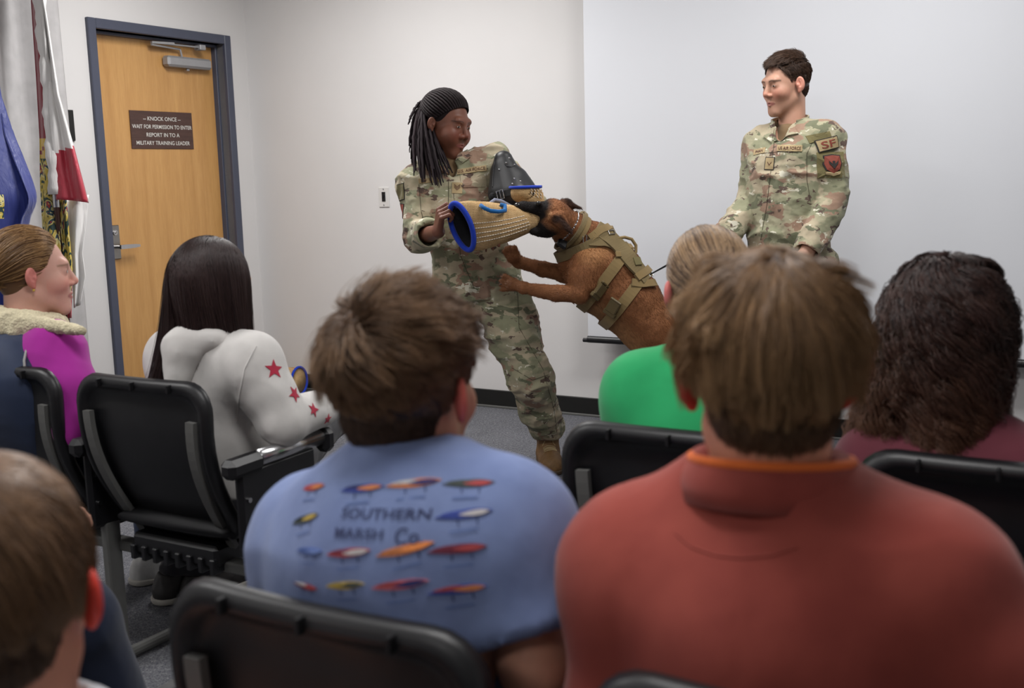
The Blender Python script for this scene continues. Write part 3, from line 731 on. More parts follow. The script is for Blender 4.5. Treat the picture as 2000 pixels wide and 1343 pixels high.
def hand_sdf(S, wr, d, n, side, sc=1.0, curl=.5, spread=.10, thumb=.6, curls=None):
    """wr wrist, d hand direction, n back-of-hand normal, side +1 thumb on cross(d,n) side"""
    d = nrm(d); n = nrm(n-d*(n@d)); L = np.cross(d, n)*side; q = sc
    for i, o in enumerate((-.030, -.010, .010, .030)):
        S.C(wr+L*o*.7*q+d*.01*q, wr+d*.082*q+L*o*q-n*.002, .014*q, .0115*q, .012)
    S.E(wr+d*.03*q+L*.022*q-n*.010*q, A(.018, .018, .018)*q, None, .012)
    ln = [(.032, .020, .016), (.036, .024, .019), (.040, .026, .020), (.036, .022, .018)]
    for i in range(4):
        o = (-.031, -.0105, .0105, .031)[i]; p = wr+d*.088*q+L*o*q; cu = (curls[i] if curls else curl); a = 0; dd = nrm(d+L*spread*(i-1.5)); 
        for k, seg in enumerate(ln[i]):
            a += cu*(.9, 1.1, .8)[k]; v = dd*math.cos(a)-n*math.sin(a); p2 = p+v*seg*1.12*q; S.C(p, p2, (.0095-.0008*k)*q, (.0087-.0008*k)*q, .003); p = p2
    p = wr+d*.022*q+L*.028*q-n*.006*q; v = nrm(d*.75+L*.75-n*.25); p2 = p+v*.036*q; S.C(p, p2, .0125*q, .0105*q, .010)
    v2 = nrm(v*(1-thumb)+d*.5-n*thumb-L*thumb*.5); p3 = p2+v2*.030*q; S.C(p2, p3, .0102*q, .0095*q, .005); v3 = nrm(v2+(d*.2-n*.4-L*.3)*thumb); S.C(p3, p3+v3*.024*q, .0095*q, .0078*q, .004)

# ------------------------------------------------------------------ hair as strands
def strand_mesh(P, rad, cols, ns=3):
    N, Sg, _ = P.shape; T = np.gradient(P, axis=1); T /= np.linalg.norm(T, axis=2, keepdims=True)+1e-9
    ref = nrm(A(.3, .2, .9)); a = np.cross(T, ref); a /= np.linalg.norm(a, axis=2, keepdims=True)+1e-9; b = np.cross(T, a)
    ang = 2*np.pi*np.arange(ns)/ns; r = rad[..., None, None] if rad.ndim == 2 else rad
    V = P[:, :, None, :]+rad[:, :, None, None]*(np.cos(ang)[None, None, :, None]*a[:, :, None, :]+np.sin(ang)[None, None, :, None]*b[:, :, None, :])
    V = V.reshape(-1, 3); i = np.arange(N)[:, None, None]*Sg*ns; j = np.arange(Sg-1)[None, :, None]*ns; k = np.arange(ns)[None, None, :]; k2 = (k+1) % ns
    F = np.stack([i+j+k, i+j+k2, i+j+ns+k2, i+j+ns+k], -1).reshape(-1, 4)
    C = np.repeat(cols.reshape(-1, 3), ns, 0); return V, F, C
m_hair = None
def hairmat(name, rough=.42):
    if name in MATS: return MATS[name]
    k = NT(name); a = k.n('ShaderNodeAttribute', attribute_name='Col'); k.col(a.outputs['Color']); k.set(Roughness=rough); k.b.inputs['Specular IOR Level'].default_value = .35
    MATS[name] = k.m; return k.m
m_hair = hairmat('hair')
def sph(n):
    z = RNG.uniform(-1, 1, n); t = RNG.uniform(0, 2*np.pi, n); r = np.sqrt(1-z*z); return np.stack([r*np.cos(t), r*np.sin(t), z], 1)
def grow(H, mask, flow, length, n, seg=8, rr=(.080, .102, .092), cc=(0, -.016, .045), lift=.3, liftdecay=.8, grav=.02, jit=.15, rad=.0006, clumps=300, clump=.5,
         c1=(60, 42, 32), c2=(120, 90, 62), tipc=None, curl=0, curlf=20, collide=True, extra=None, seed=0, keepout=1.0, cvar=.5, wob=0, patchy=.0):
    """strands rooted on the scalp ellipsoid, in head-local axes (x right, y face, z up)"""
    rr = A(*rr); cc = A(*cc); d = sph(n*4); d = d[mask(d)][:n]; n = len(d)
    P = np.zeros((n, seg, 3)); p = cc+d*rr*.97; N = d/rr; N /= np.linalg.norm(N, axis=1, keepdims=True); P[:, 0] = p
    L = length(d) if callable(length) else np.full(n, float(length)); L = L*RNG.uniform(.75, 1.1, n)
    rnd = RNG.normal(0, jit, (n, 3)); g = A(0, 0, -1)@H.M if False else (H.M.T@A(0, 0, -1)); li = lift*RNG.uniform(.5, 1.3, n); pos = p.copy()
    low = vnoise(d*6+50+seed, seed)[:, None]
    for s in range(1, seg):
        f = flow(pos, d); f = f-N*np.sum(f*N, 1, keepdims=True)*.9; f /= np.linalg.norm(f, axis=1, keepdims=True)+1e-9
        v = f+N*(li*liftdecay**s)[:, None]+g*grav*s*8+rnd+wob*(np.stack([vnoise(pos*40, seed+1), vnoise(pos*40, seed+2), vnoise(pos*40, seed+3)], 1)-.5)*2
        v /= np.linalg.norm(v, axis=1, keepdims=True)+1e-9; pos = pos+v*(L/(seg-1))[:, None]
        if collide:
            e = (pos-cc)/rr; m = np.linalg.norm(e, axis=1); k = m < keepout*1.01; e2 = e[k]/m[k, None]*keepout*1.01; pos[k] = cc+e2*rr
        e = (pos-cc)/rr; N = e/rr; N /= np.linalg.norm(N, axis=1, keepdims=True)+1e-9; P[:, s] = pos
    if clumps:
        gi = RNG.choice(n, min(clumps, n), False); G = P[gi]; root = d[gi]; near = np.argmax(d@root.T+RNG.normal(0, .004, (n, len(gi))), 1)
        w = (np.linspace(0, 1, seg)**1.2)[None, :, None]*clump; P = P*(1-w)+(G[near]+(P[:, :1]-G[near][:, :1])*.25)*w
    else: near = np.arange(n)
    if curl:
        t = np.linspace(0, 1, seg)[None, :]; s_ = t*L[:, None]; ph = (near*2.399)[:, None]; am = curl*np.minimum(1, s_/.04); fr = curlf*(1+.35*np.sin(near*1.7))[:, None]
        P[..., 0] += am*np.cos(fr*s_*6.283+ph); P[..., 1] += am*np.sin(fr*s_*6.283+ph)*.8; P[..., 2] += am*.5*np.sin(fr*s_*6.283+ph*1.3)
    if extra is not None: P = extra(P)
    W = H.c+H.s*(P@H.M.T); tt = np.linspace(0, 1, seg)[None, :, None]
    b = np.clip(RNG.normal(.5, cvar*.4, n)+cvar*.8*(vnoise(root[near]*9 if clumps else d*9, seed+9)-.5), 0, 1)[:, None, None]
    C = s2l(c1)*(1-b)+s2l(c2)*b; C = np.broadcast_to(C, P.shape).copy()
    if tipc is not None: C = C*(1-tt**1.5*.7)+s2l(tipc)*tt**1.5*.7
    R = rad*(1-.75*np.linspace(0, 1, seg)[None, :]**2)*np.ones((n, 1)); return strand_mesh(W, R, C)
def braid_obj(parent, parts, name, label=None):
    o = hair_obj(parent, parts, name, label); k = NT('braid'); a = k.n('ShaderNodeAttribute', attribute_name='Col'); k.col(a.outputs['Color']); k.set(Roughness=.75); k.b.inputs['Specular IOR Level'].default_value = .15; o.data.materials[0] = k.m; return o
def hair_obj(parent, parts, name='hair', label=None):
    V = []; F = []; C = []; k = 0
    for v, f, c in parts: V.append(v); F.append(f+k); C.append(c); k += len(v)
    return mkmesh(name, np.concatenate(V), np.concatenate(F), m_hair, parent, cols=np.concatenate(C), label=label)
def scalp_sdf(H, col, rr=(.079, .100, .090), cc=(0, -.016, .045), low=-.03, h=.004, front=.35):
    """a close cap under the strands, cut at the hairline"""
    S = SDF(h); w = H.w; S.E(w(*cc), A(*rr)*H.s, H.M, .01); S.E(w(0, -.043, -.010), A(.060, .053, .058)*H.s, H.M, .02)
    S.cut(w(0, .062, .088), nrm(H.F*.92-H.U*.45)); S.cut(w(0, -.06, -.065), -H.U)
    S.cut(w(0, .034, -.004), nrm(H.F*.86-H.U*.5))
    for x in (-1, 1): S.E(w(x*.085, .006, -.014), A(.02, .022, .036)*H.s, H.M, .008, 's')
    P, F = S.mesh(); return P, F, np.tile(s2l(col), (len(P), 1))
def hairline(d, mg=.0, rr=(.080, .102, .092), cc=(0, -.016, .045), low=-.068):
    p = A(*cc)+d*A(*rr); n1 = nrm(A(.86, -.5, 0)); n2 = nrm(A(.92, -.45, 0)); x = np.abs(p[:, 0])
    a = (p[:, 1]-.034)*n1[0]+(p[:, 2]+.004)*n1[1] < mg; b = (p[:, 1]-.064)*n2[0]+(p[:, 2]-.088)*n2[1] < mg
    return a & b & (p[:, 2] > low) & ~((x > .058) & (p[:, 1] > -.022) & (p[:, 1] < .026) & (p[:, 2] > -.06) & (p[:, 2] < .018))
def nape(H, n, c1, c2, seed=0, L=.020):
    return grow(H, lambda d: hairline(d) & (d[:, 2] < -.15), lambda p, d: np.stack([d[:, 0]*.1, -.1+0*d[:, 0], -np.ones(len(d))], 1), L, n, 5, lift=.22, grav=0, jit=.08, rad=.0007, clumps=0, c1=c1, c2=c2, seed=seed) if False else _nape(H, n, c1, c2, seed, L)
def _nape(H, n, c1, c2, seed, L): return grow(H, lambda d: (d[:, 1] < .25) & (d[:, 2]*.060-.010 > -.066) & (d[:, 2] < .5), lambda p, d: np.stack([d[:, 0]*.1, -.15+0*d[:, 0], -np.ones(len(d))], 1), L, n, 5, rr=(.062, .055, .060), cc=(0, -.043, -.010), lift=.28, grav=0, jit=.07, rad=.0007, clumps=max(60, n//12), clump=.15, c1=c1, c2=c2, seed=seed, collide=False)
def cloth(S, name, parent, mat, amp=.005, fx=12, seed=1, ani=(1, 1, .55), sm=1, label=None, cols=None):
    P, F = S.mesh(); P = smooth_mesh(P, F, sm+3); P = folds(P, F, amp, fx, seed, ani) if amp else P; P = folds(P, F, amp*1.3, fx*.45, seed+50, (1, 1, 1)) if amp > .0105 and fx < 8 else P; P = smooth_mesh(P, F, 1, .4)
    o = mkmesh(name, P, F, mat, parent, label=label, cols=cols); return o, P, F, bvh_of(P, F)
def body_obj(parent, parts, cols, name='body', label=None):
    V = []; F = []; k = 0
    for P, f in parts: V.append(P); F.append(f+k); k += len(P)
    return mkmesh(name, np.concatenate(V), np.concatenate(F), m_skin, parent, cols=np.concatenate(cols), label=label)
def torso_prims(S, pel, wai, che, nek, Rt, Fw, sh, inf=0, w=(.155, .135, .165), dp=(.11, .095, .11), k=.05, trap=.055, bust=0):
    """a continuous trunk through pelvis, waist, chest to shoulders and neck"""
    for p, ww, dd, hh in ((pel, w[0], dp[0], .11), ((pel+wai)/2, (w[0]+w[1])/2, (dp[0]+dp[1])/2, .11), (wai, w[1], dp[1], .12), ((wai+che)/2, (w[1]+w[2])/2, (dp[1]+dp[2])/2, .12), (che, w[2], dp[2], .15)):
        Up = nrm(nek-pel); Fv = nrm(Fw-Up*(Fw@Up)); Rv = np.cross(Fv, Up); S.E(p, A(ww+inf, dd+inf, hh+inf), np.stack([Rv, Fv, Up], 1), k)
    if bust:
        for x in (-1, 1): S.E(che+Rt*x*.07+Fw*(dp[2]*.62)-UP*.02, A(.065, .055, .06)+inf, None, .04)
    for s_ in sh:
        S.C(nek-UP*.035, s_, trap+inf, .056+inf, k); S.C(che+UP*.02, s_-UP*.03, .09+inf, .06+inf, k)
m_dark = plain('dark_inner_cloth', (30, 30, 34), .9)
def shoe(parent, name, ankle, toe_dir, mat, sole, L=.27, h=.10, boot=0, sc=1.0):
    td = nrm(A(toe_dir[0], toe_dir[1], 0)); sd = np.cross(td, UP); f = A(ankle[0], ankle[1], 0); S = SDF(.005)
    S.C(f+UP*.055-td*.03, f+UP*.05+td*.12, .043*sc, .040*sc, .03); S.C(f+UP*.04+td*.10, f+UP*.034+td*.165, .043*sc, .034*sc, .02)
    S.C(f+UP*.06, f+UP*(h+boot), .047*sc, .050*sc, .03); S.C(f+UP*.03-td*.04, f+UP*.03+td*.15, .046*sc, .046*sc, .02); S.cut(f+UP*.018, -UP); S.cut(f+UP*(h+boot-.01), UP)
    P, F = S.mesh(); P = smooth_mesh(P, F, 1); P = folds(P, F, .0025, 40, 5); o = mkmesh(name, P, F, mat, parent)
    S = SDF(.005); S.C(f+UP*.02-td*.042, f+UP*.02+td*.15, .050*sc, .049*sc, .02); S.C(f+UP*.02+td*.10, f+UP*.02+td*.17, .048*sc, .038*sc, .02); S.cut(f+UP*.022, UP); S.cut(f+UP*.001, -UP)
    P, F = S.mesh(pad=.04); mkmesh('sole', P, F, sole, o)
    mb = MB(); 
    for i in range(6):
        c = f+td*(.035+.016*i)+UP*(h*.95-.009*i+ (.004 if not boot else .0)); 
    b = bvh_of(*S.mesh()) if False else None
    return o
def laces(parent, o, P, F, f, td, n=6, m=None, y0=.05, dy=.014, z=.3):
    b = bvh_of(P, F); sd = np.cross(td, UP); mb = MB()
    for i in range(n):
        a = f+td*(y0+dy*i); row = []
        for s_ in np.linspace(-.028, .028, 7):
            h = b.ray_cast(Vector(a+sd*s_+td*.0+UP*z), Vector((0, 0, -1)))
            if h[0]: row.append(np.array(h[0])+UP*.002)
        if len(row) > 3: mb.tube(row, .0022, m, 6)
    if mb.v: mb.build('laces', o)
# ================================================================== the woman in uniform
def Dz(px, py, z): q = ray(px, py); return CAM+q*((z-CAMH)/q[2])
m_camo = camo(); m_camob = camo('camouflage_trousers', .95)
m_tan = fabric('tan_undershirt', (120, 98, 72)); m_boot = plain('coyote_boot_leather', (118, 88, 54), .65, var=.15, vs=60, bump=.3, bs=300); m_sole = plain('boot_rubber', (74, 58, 40), .7)
m_tape = fabric('name_tape_cloth', (168, 148, 112), fold=.05); m_tapec = camo('name_tape_camouflage', 1.6); m_thread = plain('brown_thread', (84, 46, 36), .8); m_seam = plain('brown_seam_thread', (66, 60, 46), .9); m_pborder = plain('black_thread', (34, 30, 28), .8); m_patchred = plain('rust_patch_thread', (128, 58, 44), .8)  # uniform seams drawn in a thin, plain brownish thread
m_olive = fabric('olive_patch', (112, 104, 70), fold=.05); m_burl = None
def collar_flap(mb, px, bvh, m, off=.008, t=None):
    """a flat cloth flap whose outline is given where it lies on the chest"""
    pts = []; ns = []
    for x, y in px:
        p, n = cast(bvh, x, y)
        if p is None: continue
        pts.append(p); ns.append(n)
    n = nrm(sum(ns)); O = sum(pts)/len(pts); U = nrm(UP-n*(n@UP)); R = np.cross(U, n); poly = []
    k = len(pts)
    for i in range(k):
        a = pts[i]; b = pts[(i+1) % k]
        for s_ in range(5): q = a+(b-a)*s_/5-O; poly.append((q@R, q@U))
    patch(mb, poly, O, R, U, n, bvh, off, m, 3, skirt=off)
    return O, R, U, n
def surf_line(mb, px, bvh, m, r=.0016, off=.001):
    P = []
    for i in range(len(px)-1):
        for s_ in np.linspace(0, 1, 9)[:-1]:
            p, n = cast(bvh, px[i][0]+(px[i+1][0]-px[i][0])*s_, px[i][1]+(px[i+1][1]-px[i][1])*s_)
            if p is not None: P.append(p+n*off)
    if len(P) > 2: mb.tube(P, r, m, 6)
def tape(mb, c, ang, w, h, bvh, m, off=.003, text=None, tw=None, th=None, tm=None, border=None, tilt=None, nfix=None):
    p, n = cast(bvh, *c); dx = 2
    while p is None and dx < 40:
        for sx in (1, -1):
            if p is None: p, n = cast(bvh, c[0]+sx*dx, c[1])
        dx += 2
    n = nfix if nfix is not None else nrm(n-UP*(n@UP)*.6); U = nrm(UP-n*(n@UP)); R = np.cross(U, n)
    a = math.radians(ang); R, U = R*math.cos(a)+U*math.sin(a), U*math.cos(a)-R*math.sin(a)
    if border: patch(mb, rect(w+.006, h+.006), p, R, U, n, bvh, off-.0008, border, 3)
    patch(mb, rect(w, h), p, R, U, n, bvh, off, m, 3)
    if text: text_on(mb, text, th, tw, p, R, U, n, bvh, off+.0012, tm, bold=.012)
    return p, R, U, n
TW = 4.5
def woman():
    base = Dz(985, 905, 0); W_ = thing('person', 'woman in camouflage uniform with black braids and ponytail holding a bite sleeve for the dog', 'person', base)
    F = A(math.sin(math.radians(55)), -math.cos(math.radians(55)), -.22); H = Head(D(871, 246, TW), F, (0.10, 0, 1), 0, 1.07)
    nek = D(880, 318, TW+.03); che = D(896, 400, TW+.04); wai = D(914, 492, TW+.08); pel = D(932, 545, TW+.11); Fw = nrm(A(.16, -1, 0)); Rt = np.cross(Fw, UP)
    shR = D(812, 352, TW+.0); elR = D(822, 462, TW-.06); wrR = D(856, 452, TW-.36); shL = D(962, 312, TW+.02); elL = D(1038, 402, TW-.05); wrL = D(985, 436, TW-.25)
    hiL = D(968, 568, TW+.12); knL = D(1035, 728, TW+.10); toe = Dz(1086, 926, 0); td = nrm(A(.07, -1, 0)); anL = toe-td*.175; anL = A(anL[0]-.015, anL[1], .12)
    hiR = D(893, 568, TW+.12); knR = D(838, 735, TW-.02); anR = Dz(812, 905, .10)
    # body
    S = SDF(.0026); head_sdf(S, H, nek-UP*.03, neck_r=.050, jaw=.9, ear=.82, wide=1); S.cut(nek-UP*.03, -UP); hp, hf = S.mesh(); hp = smooth_mesh(hp, hf, 1, .3)
    S = SDF(.004); S.chain([elR, wrR], [.038, .026], .02); hd = nrm(A(.12, -.5, .80))
    hand_sdf(S, wrR, hd, nrm(A(-1, -.35, .1)), -1, .92, curls=[1.25, 1.2, 1.15, 1.1], thumb=.9); S.cut(elR+(wrR-elR)*.2, elR-wrR); ap, af = S.mesh()
    S = SDF(.009); torso_prims(S, pel, wai, che, nek, Rt, Fw, [shR, shL], -.02); S.chain([shR, elR], [.05, .042]); S.chain([shL, elL, wrL], [.05, .04, .028]); hand_sdf(S, wrL, wrL-elL, UP, 1)
    S.chain([hiL, knL, anL], [.08, .055, .04]); S.chain([hiR, knR, anR], [.08, .055, .04]); bp, bf = S.mesh()
    base_c = (112, 70, 54); cols = [head_cols(hp, H, base_c, lip=(128, 76, 70), brow=(58, 36, 29), brow_th=.0018), np.tile(s2l(base_c), (len(ap), 1)), np.tile(s2l(base_c), (len(bp), 1))]
    body_obj(W_, [(hp, hf), (ap, af), (bp, bf)], cols); eyes(H, W_, openness=.42, gaze=(.12, -.12))
    mb = MB(); mb.ball(H.w(.083, -.004, -.033), .0035, m_chrome, n=6); mb.build('earring', W_)
    # undershirt
    S = SDF(.006); S.C(nek-UP*.005, nek-UP*.12, .062, .10, .03); cloth(S, 'undershirt', W_, m_tan, .001)
    # trousers
    S = SDF(.006); S.chain([pel, hiL, knL-UP*.0, (knL*.45+anL*.55), anL+UP*.03], [.125, .108, .086, .080, .066], .03); S.chain([pel, hiR, knR, anR+UP*.03], [.125, .108, .086, .066], .03)
    S.E(D(1022, 610, TW+.10), (.045, .06, .085), None, .02); S.E(knL*.5+hiL*.5, .112, None, .04); S.E(knL-UP*.02+A(0, -.02, 0), (.088, .085, .10), None, .03); S.C(anL+UP*.055, anL+UP*.03, .070, .062, .02)
    S.cut(pel+UP*.08, UP, pel, .5); S.cut(anL+UP*.012, -UP, anL, .15); S.cut(anR+UP*.012, -UP, anR, .15)
    tr, tp, tf, tb = cloth(S, 'trousers', W_, m_camob, .017, 12, 3, (1, 1, 1.6), sm=1)
    mb = MB(); surf_line(mb, [(1010, 560), (1014, 640), (1060, 720), (1082, 800), (1088, 850)], tb, m_seam, .0009); surf_line(mb, [(1000, 718), (1040, 742), (1075, 730)], tb, m_seam, .0009); mb.build('trouser_seam', tr)
    # jacket
    S = SDF(.0055); torso_prims(S, pel+UP*.02, wai, che, nek, Rt, Fw, [shR, shL], .010, (.168, .130, .158), (.115, .10, .112), bust=1)
    S.chain([shR, elR, elR+(wrR-elR)*.58], [.070, .064, .056], .012); S.chain([shL, elL], [.066, .060], .012)
    S.E(pel-UP*.03, A(.185, .135, .11), np.stack([Rt, Fw, UP], 1), .04)
    S.cut(pel-UP*.075, -UP+A(.10, 0, 0), pel-UP*.1, .35); cu = elR+(wrR-elR)*.56; dv = nrm(wrR-elR); S.cut(cu, dv, cu, .09); S.C(cu-dv*.03, cu+dv*.05, .044, .046, .003, 's')
    S.C(nek-UP*.04+Fw*.02, nek+UP*.09-Fw*.02, .060, .062, .006, 's'); S.E(nek+Fw*.085-UP*.035, A(.020, .06, .035), None, .01, 's')
    ja, jp, jf, jb = cloth(S, 'jacket', W_, m_camo, .014, 13, 8, (1, 1, 1.2), sm=1)
    mb = MB(); collar_flap(mb, [(880, 337), (892, 308), (912, 292), (919, 308), (904, 320), (888, 331)], jb, m_camo); mb.build('collar', ja)
    mb = MB(); collar_flap(mb, [(877, 334), (877, 342), (845, 330), (842, 317)], jb, m_camo); mb.build('collar', ja)
    mb = MB(); surf_line(mb, [(885, 352), (888, 420), (900, 500), (930, 572)], jb, m_seam, .0009); surf_line(mb, [(876, 350), (876, 420)], jb, m_seam, .0008); surf_line(mb, [(818, 360), (822, 410), (832, 450)], jb, m_seam, .0009); mb.build('jacket_seam', ja)
    mb = MB(); tape(mb, (922, 332), 10, .116, .024, jb, m_tape, off=.006, text='U.S. AIR FORCE', th=.013, tw=.108, tm=m_thread, ); mb.build('service_tape', ja)
    mb = MB(); tape(mb, (838, 352), 4, .085, .02, jb, m_tape, text='W      S', th=.010, tw=.05, tm=m_thread); mb.build('name_tape', ja)
    mb = MB(); p, R, U, n = tape(mb, (893, 367), -3, .042, .045, jb, m_tape)
    for i in range(3):
        for s_ in (-1, 1): mb.add(conform([(0, -.010+.006*i), (s_*.012, .001+.006*i), (s_*.012, .004+.006*i), (0, -.007+.006*i)], p, R, U, n, jb, .0045), [(0, 1, 2, 3)], m_thread)
    mb.build('rank_patch', ja)
    mb = MB(); nx = nrm(A(-.8, -.6, 0)); tape(mb, (784, 375), 8, .05, .062, jb, m_olive, nfix=nx, border=m_pborder); mb.build('sleeve_flag_patch', ja)
    mb = MB(); tape(mb, (784, 412), 0, .048, .055, jb, m_patchred, nfix=nx, border=m_pborder); mb.build('sleeve_shield_patch', ja)
    mb = MB(); patch(mb, rect(.105, .055), *[(cast(jb, 925, 352)[0]), Rt*-1, UP, Fw], jb, .003, m_camo, 3); mb.build('pocket_flap', ja)
    # boots
    for nm, an, dd in (('boot', anL, td), ('boot', A(anR[0], anR[1], .1), nrm(A(-.5, -.85, 0)))):
        o = shoe(W_, nm, an, dd, m_boot, m_sole, boot=.07, sc=1.02); P = np.array([v.co[:] for v in o.data.vertices])+np.array(W_.location); Fq = np.array([p.vertices[:] for p in o.data.polygons])
        laces(W_, o, P, Fq, A(an[0], an[1], 0), dd, 7, m_tape, .035, .013)
    # braids: rows over the scalp, ponytail ropes hanging behind the shoulder
    P, Fq, C = scalp_sdf(H, (30, 23, 24), rr=(.0775, .0975, .087)); parts = [(P, Fq, C)]; knot = A(0, -.098, .078); rr = A(.0822, .1022, .0920); cc = A(0, -.016, .045)
    def rope(path, r, colr, nseg=None):
        path = np.array(path); k = len(path); t = np.linspace(0, 1, k); rad = r*(1+.09*np.sin(np.arange(k)*2.1+RNG.uniform(0, 6)))*(1-.55*np.clip((t-.8)/.2, 0, 1)); c = np.tile(s2l(colr), (1, k, 1)).reshape(1, k, 3)*RNG.uniform(.8, 1.5); return strand_mesh(path[None], rad[None], c, 7)
    kd = nrm((knot-cc)/rr)
    for i in range(35):
        a = math.radians(-104+208*i/34); side = math.sin(a); top = max(math.cos(a), -.3)
        st = nrm(A(side*.97, .14+.76*max(top, 0)+.3*min(top, 0), -.30+.74*max(top, 0)))
        path = []
        for s_ in np.linspace(0, 1, 26):
            om = math.acos(np.clip(st@kd, -1, 1)); d = (math.sin((1-s_)*om)*st+math.sin(s_*om)*kd)/math.sin(om); path.append(H.w(*(cc+d*rr*(.945+.055*min(1, s_/.16)+.04*s_))))
        parts.append(rope(path, .0052, (30, 23, 24)))
    K = H.w(*knot)
    for i in range(62):
        x = RNG.uniform(806, 884); y = RNG.uniform(318, 362)+(x-845)*.15; E_ = D(x, y, TW-RNG.uniform(.03, .17)); 
        if i < 9: E_ = D(797+i*1.5, (243, 285, 298, 262, 310, 322, 300, 330, 280)[i], TW-.05)
        mid1 = K+A(-.035+RNG.normal(0, .012), -.02+RNG.normal(0, .02), .01+RNG.normal(0, .01)); mid2 = K*.45+E_*.55+A(-.035+RNG.normal(0, .01), -.02, .02)
        path = []
        for s_ in np.linspace(0, 1, 30): path.append((1-s_)**3*K+3*(1-s_)**2*s_*mid1+3*(1-s_)*s_*s_*mid2+s_**3*E_+RNG.normal(0, .0008, 3))
        parts.append(rope(path, RNG.uniform(.0042, .0062), (32, 24, 27)))
    braid_obj(W_, parts, 'braided_hair', 'black braids gathered in a ponytail')
    return W_, jb
WOM, JB = woman()

# ================================================================== bite sleeve
def burlap():
    k = NT('burlap'); v = k.coord(); w = []
    for ax, d in (('X', 0), ('Z', 0)):
        o = k.n('ShaderNodeTexWave', wave_type='BANDS', bands_direction=ax); o.inputs['Scale'].default_value = 55; o.inputs['Distortion'].default_value = 1.2; o.inputs['Detail'].default_value = 1; k.l(v, o.inputs[0]); w.append(o.outputs[1])
    mm = k.n('ShaderNodeMath', operation='MAXIMUM'); k.l(w[0], mm.inputs[0]); k.l(w[1], mm.inputs[1])
    c = k.ramp(mm.outputs[0], [(.25, tuple(s2l((128, 96, 62)))), (.8, tuple(s2l((206, 172, 124))))]); c = k.mix(.35, c, k.ramp(k.noise(v, 25, 4), [(.35, tuple(s2l((150, 118, 80)))), (.65, tuple(s2l((212, 182, 140))))]))
    k.col(c); k.set(Roughness=.95); k.b.inputs['Specular IOR Level'].default_value = .1; k.bump(mm.outputs[0], .8, .003); return k.m
m_burl = burlap(); m_blue = fabric('royal_blue_webbing', (30, 58, 168), fold=.1); m_hblue = fabric('blue_handle_cloth', (30, 92, 150), fold=.1)
m_leather = plain('black_leather', (24, 24, 26), .45, var=.1, bump=.1, bs=350, spec=.5); m_fuzz = plain('black_fleece_lining', (16, 16, 20), .98, var=.3, vs=150, bump=.6, bs=220, bd=.004)
m_wthread = plain('white_stitch_thread', (222, 214, 200), .8); m_gfleece = fabric('grey_cloth_edge', (128, 132, 150), fold=.2)
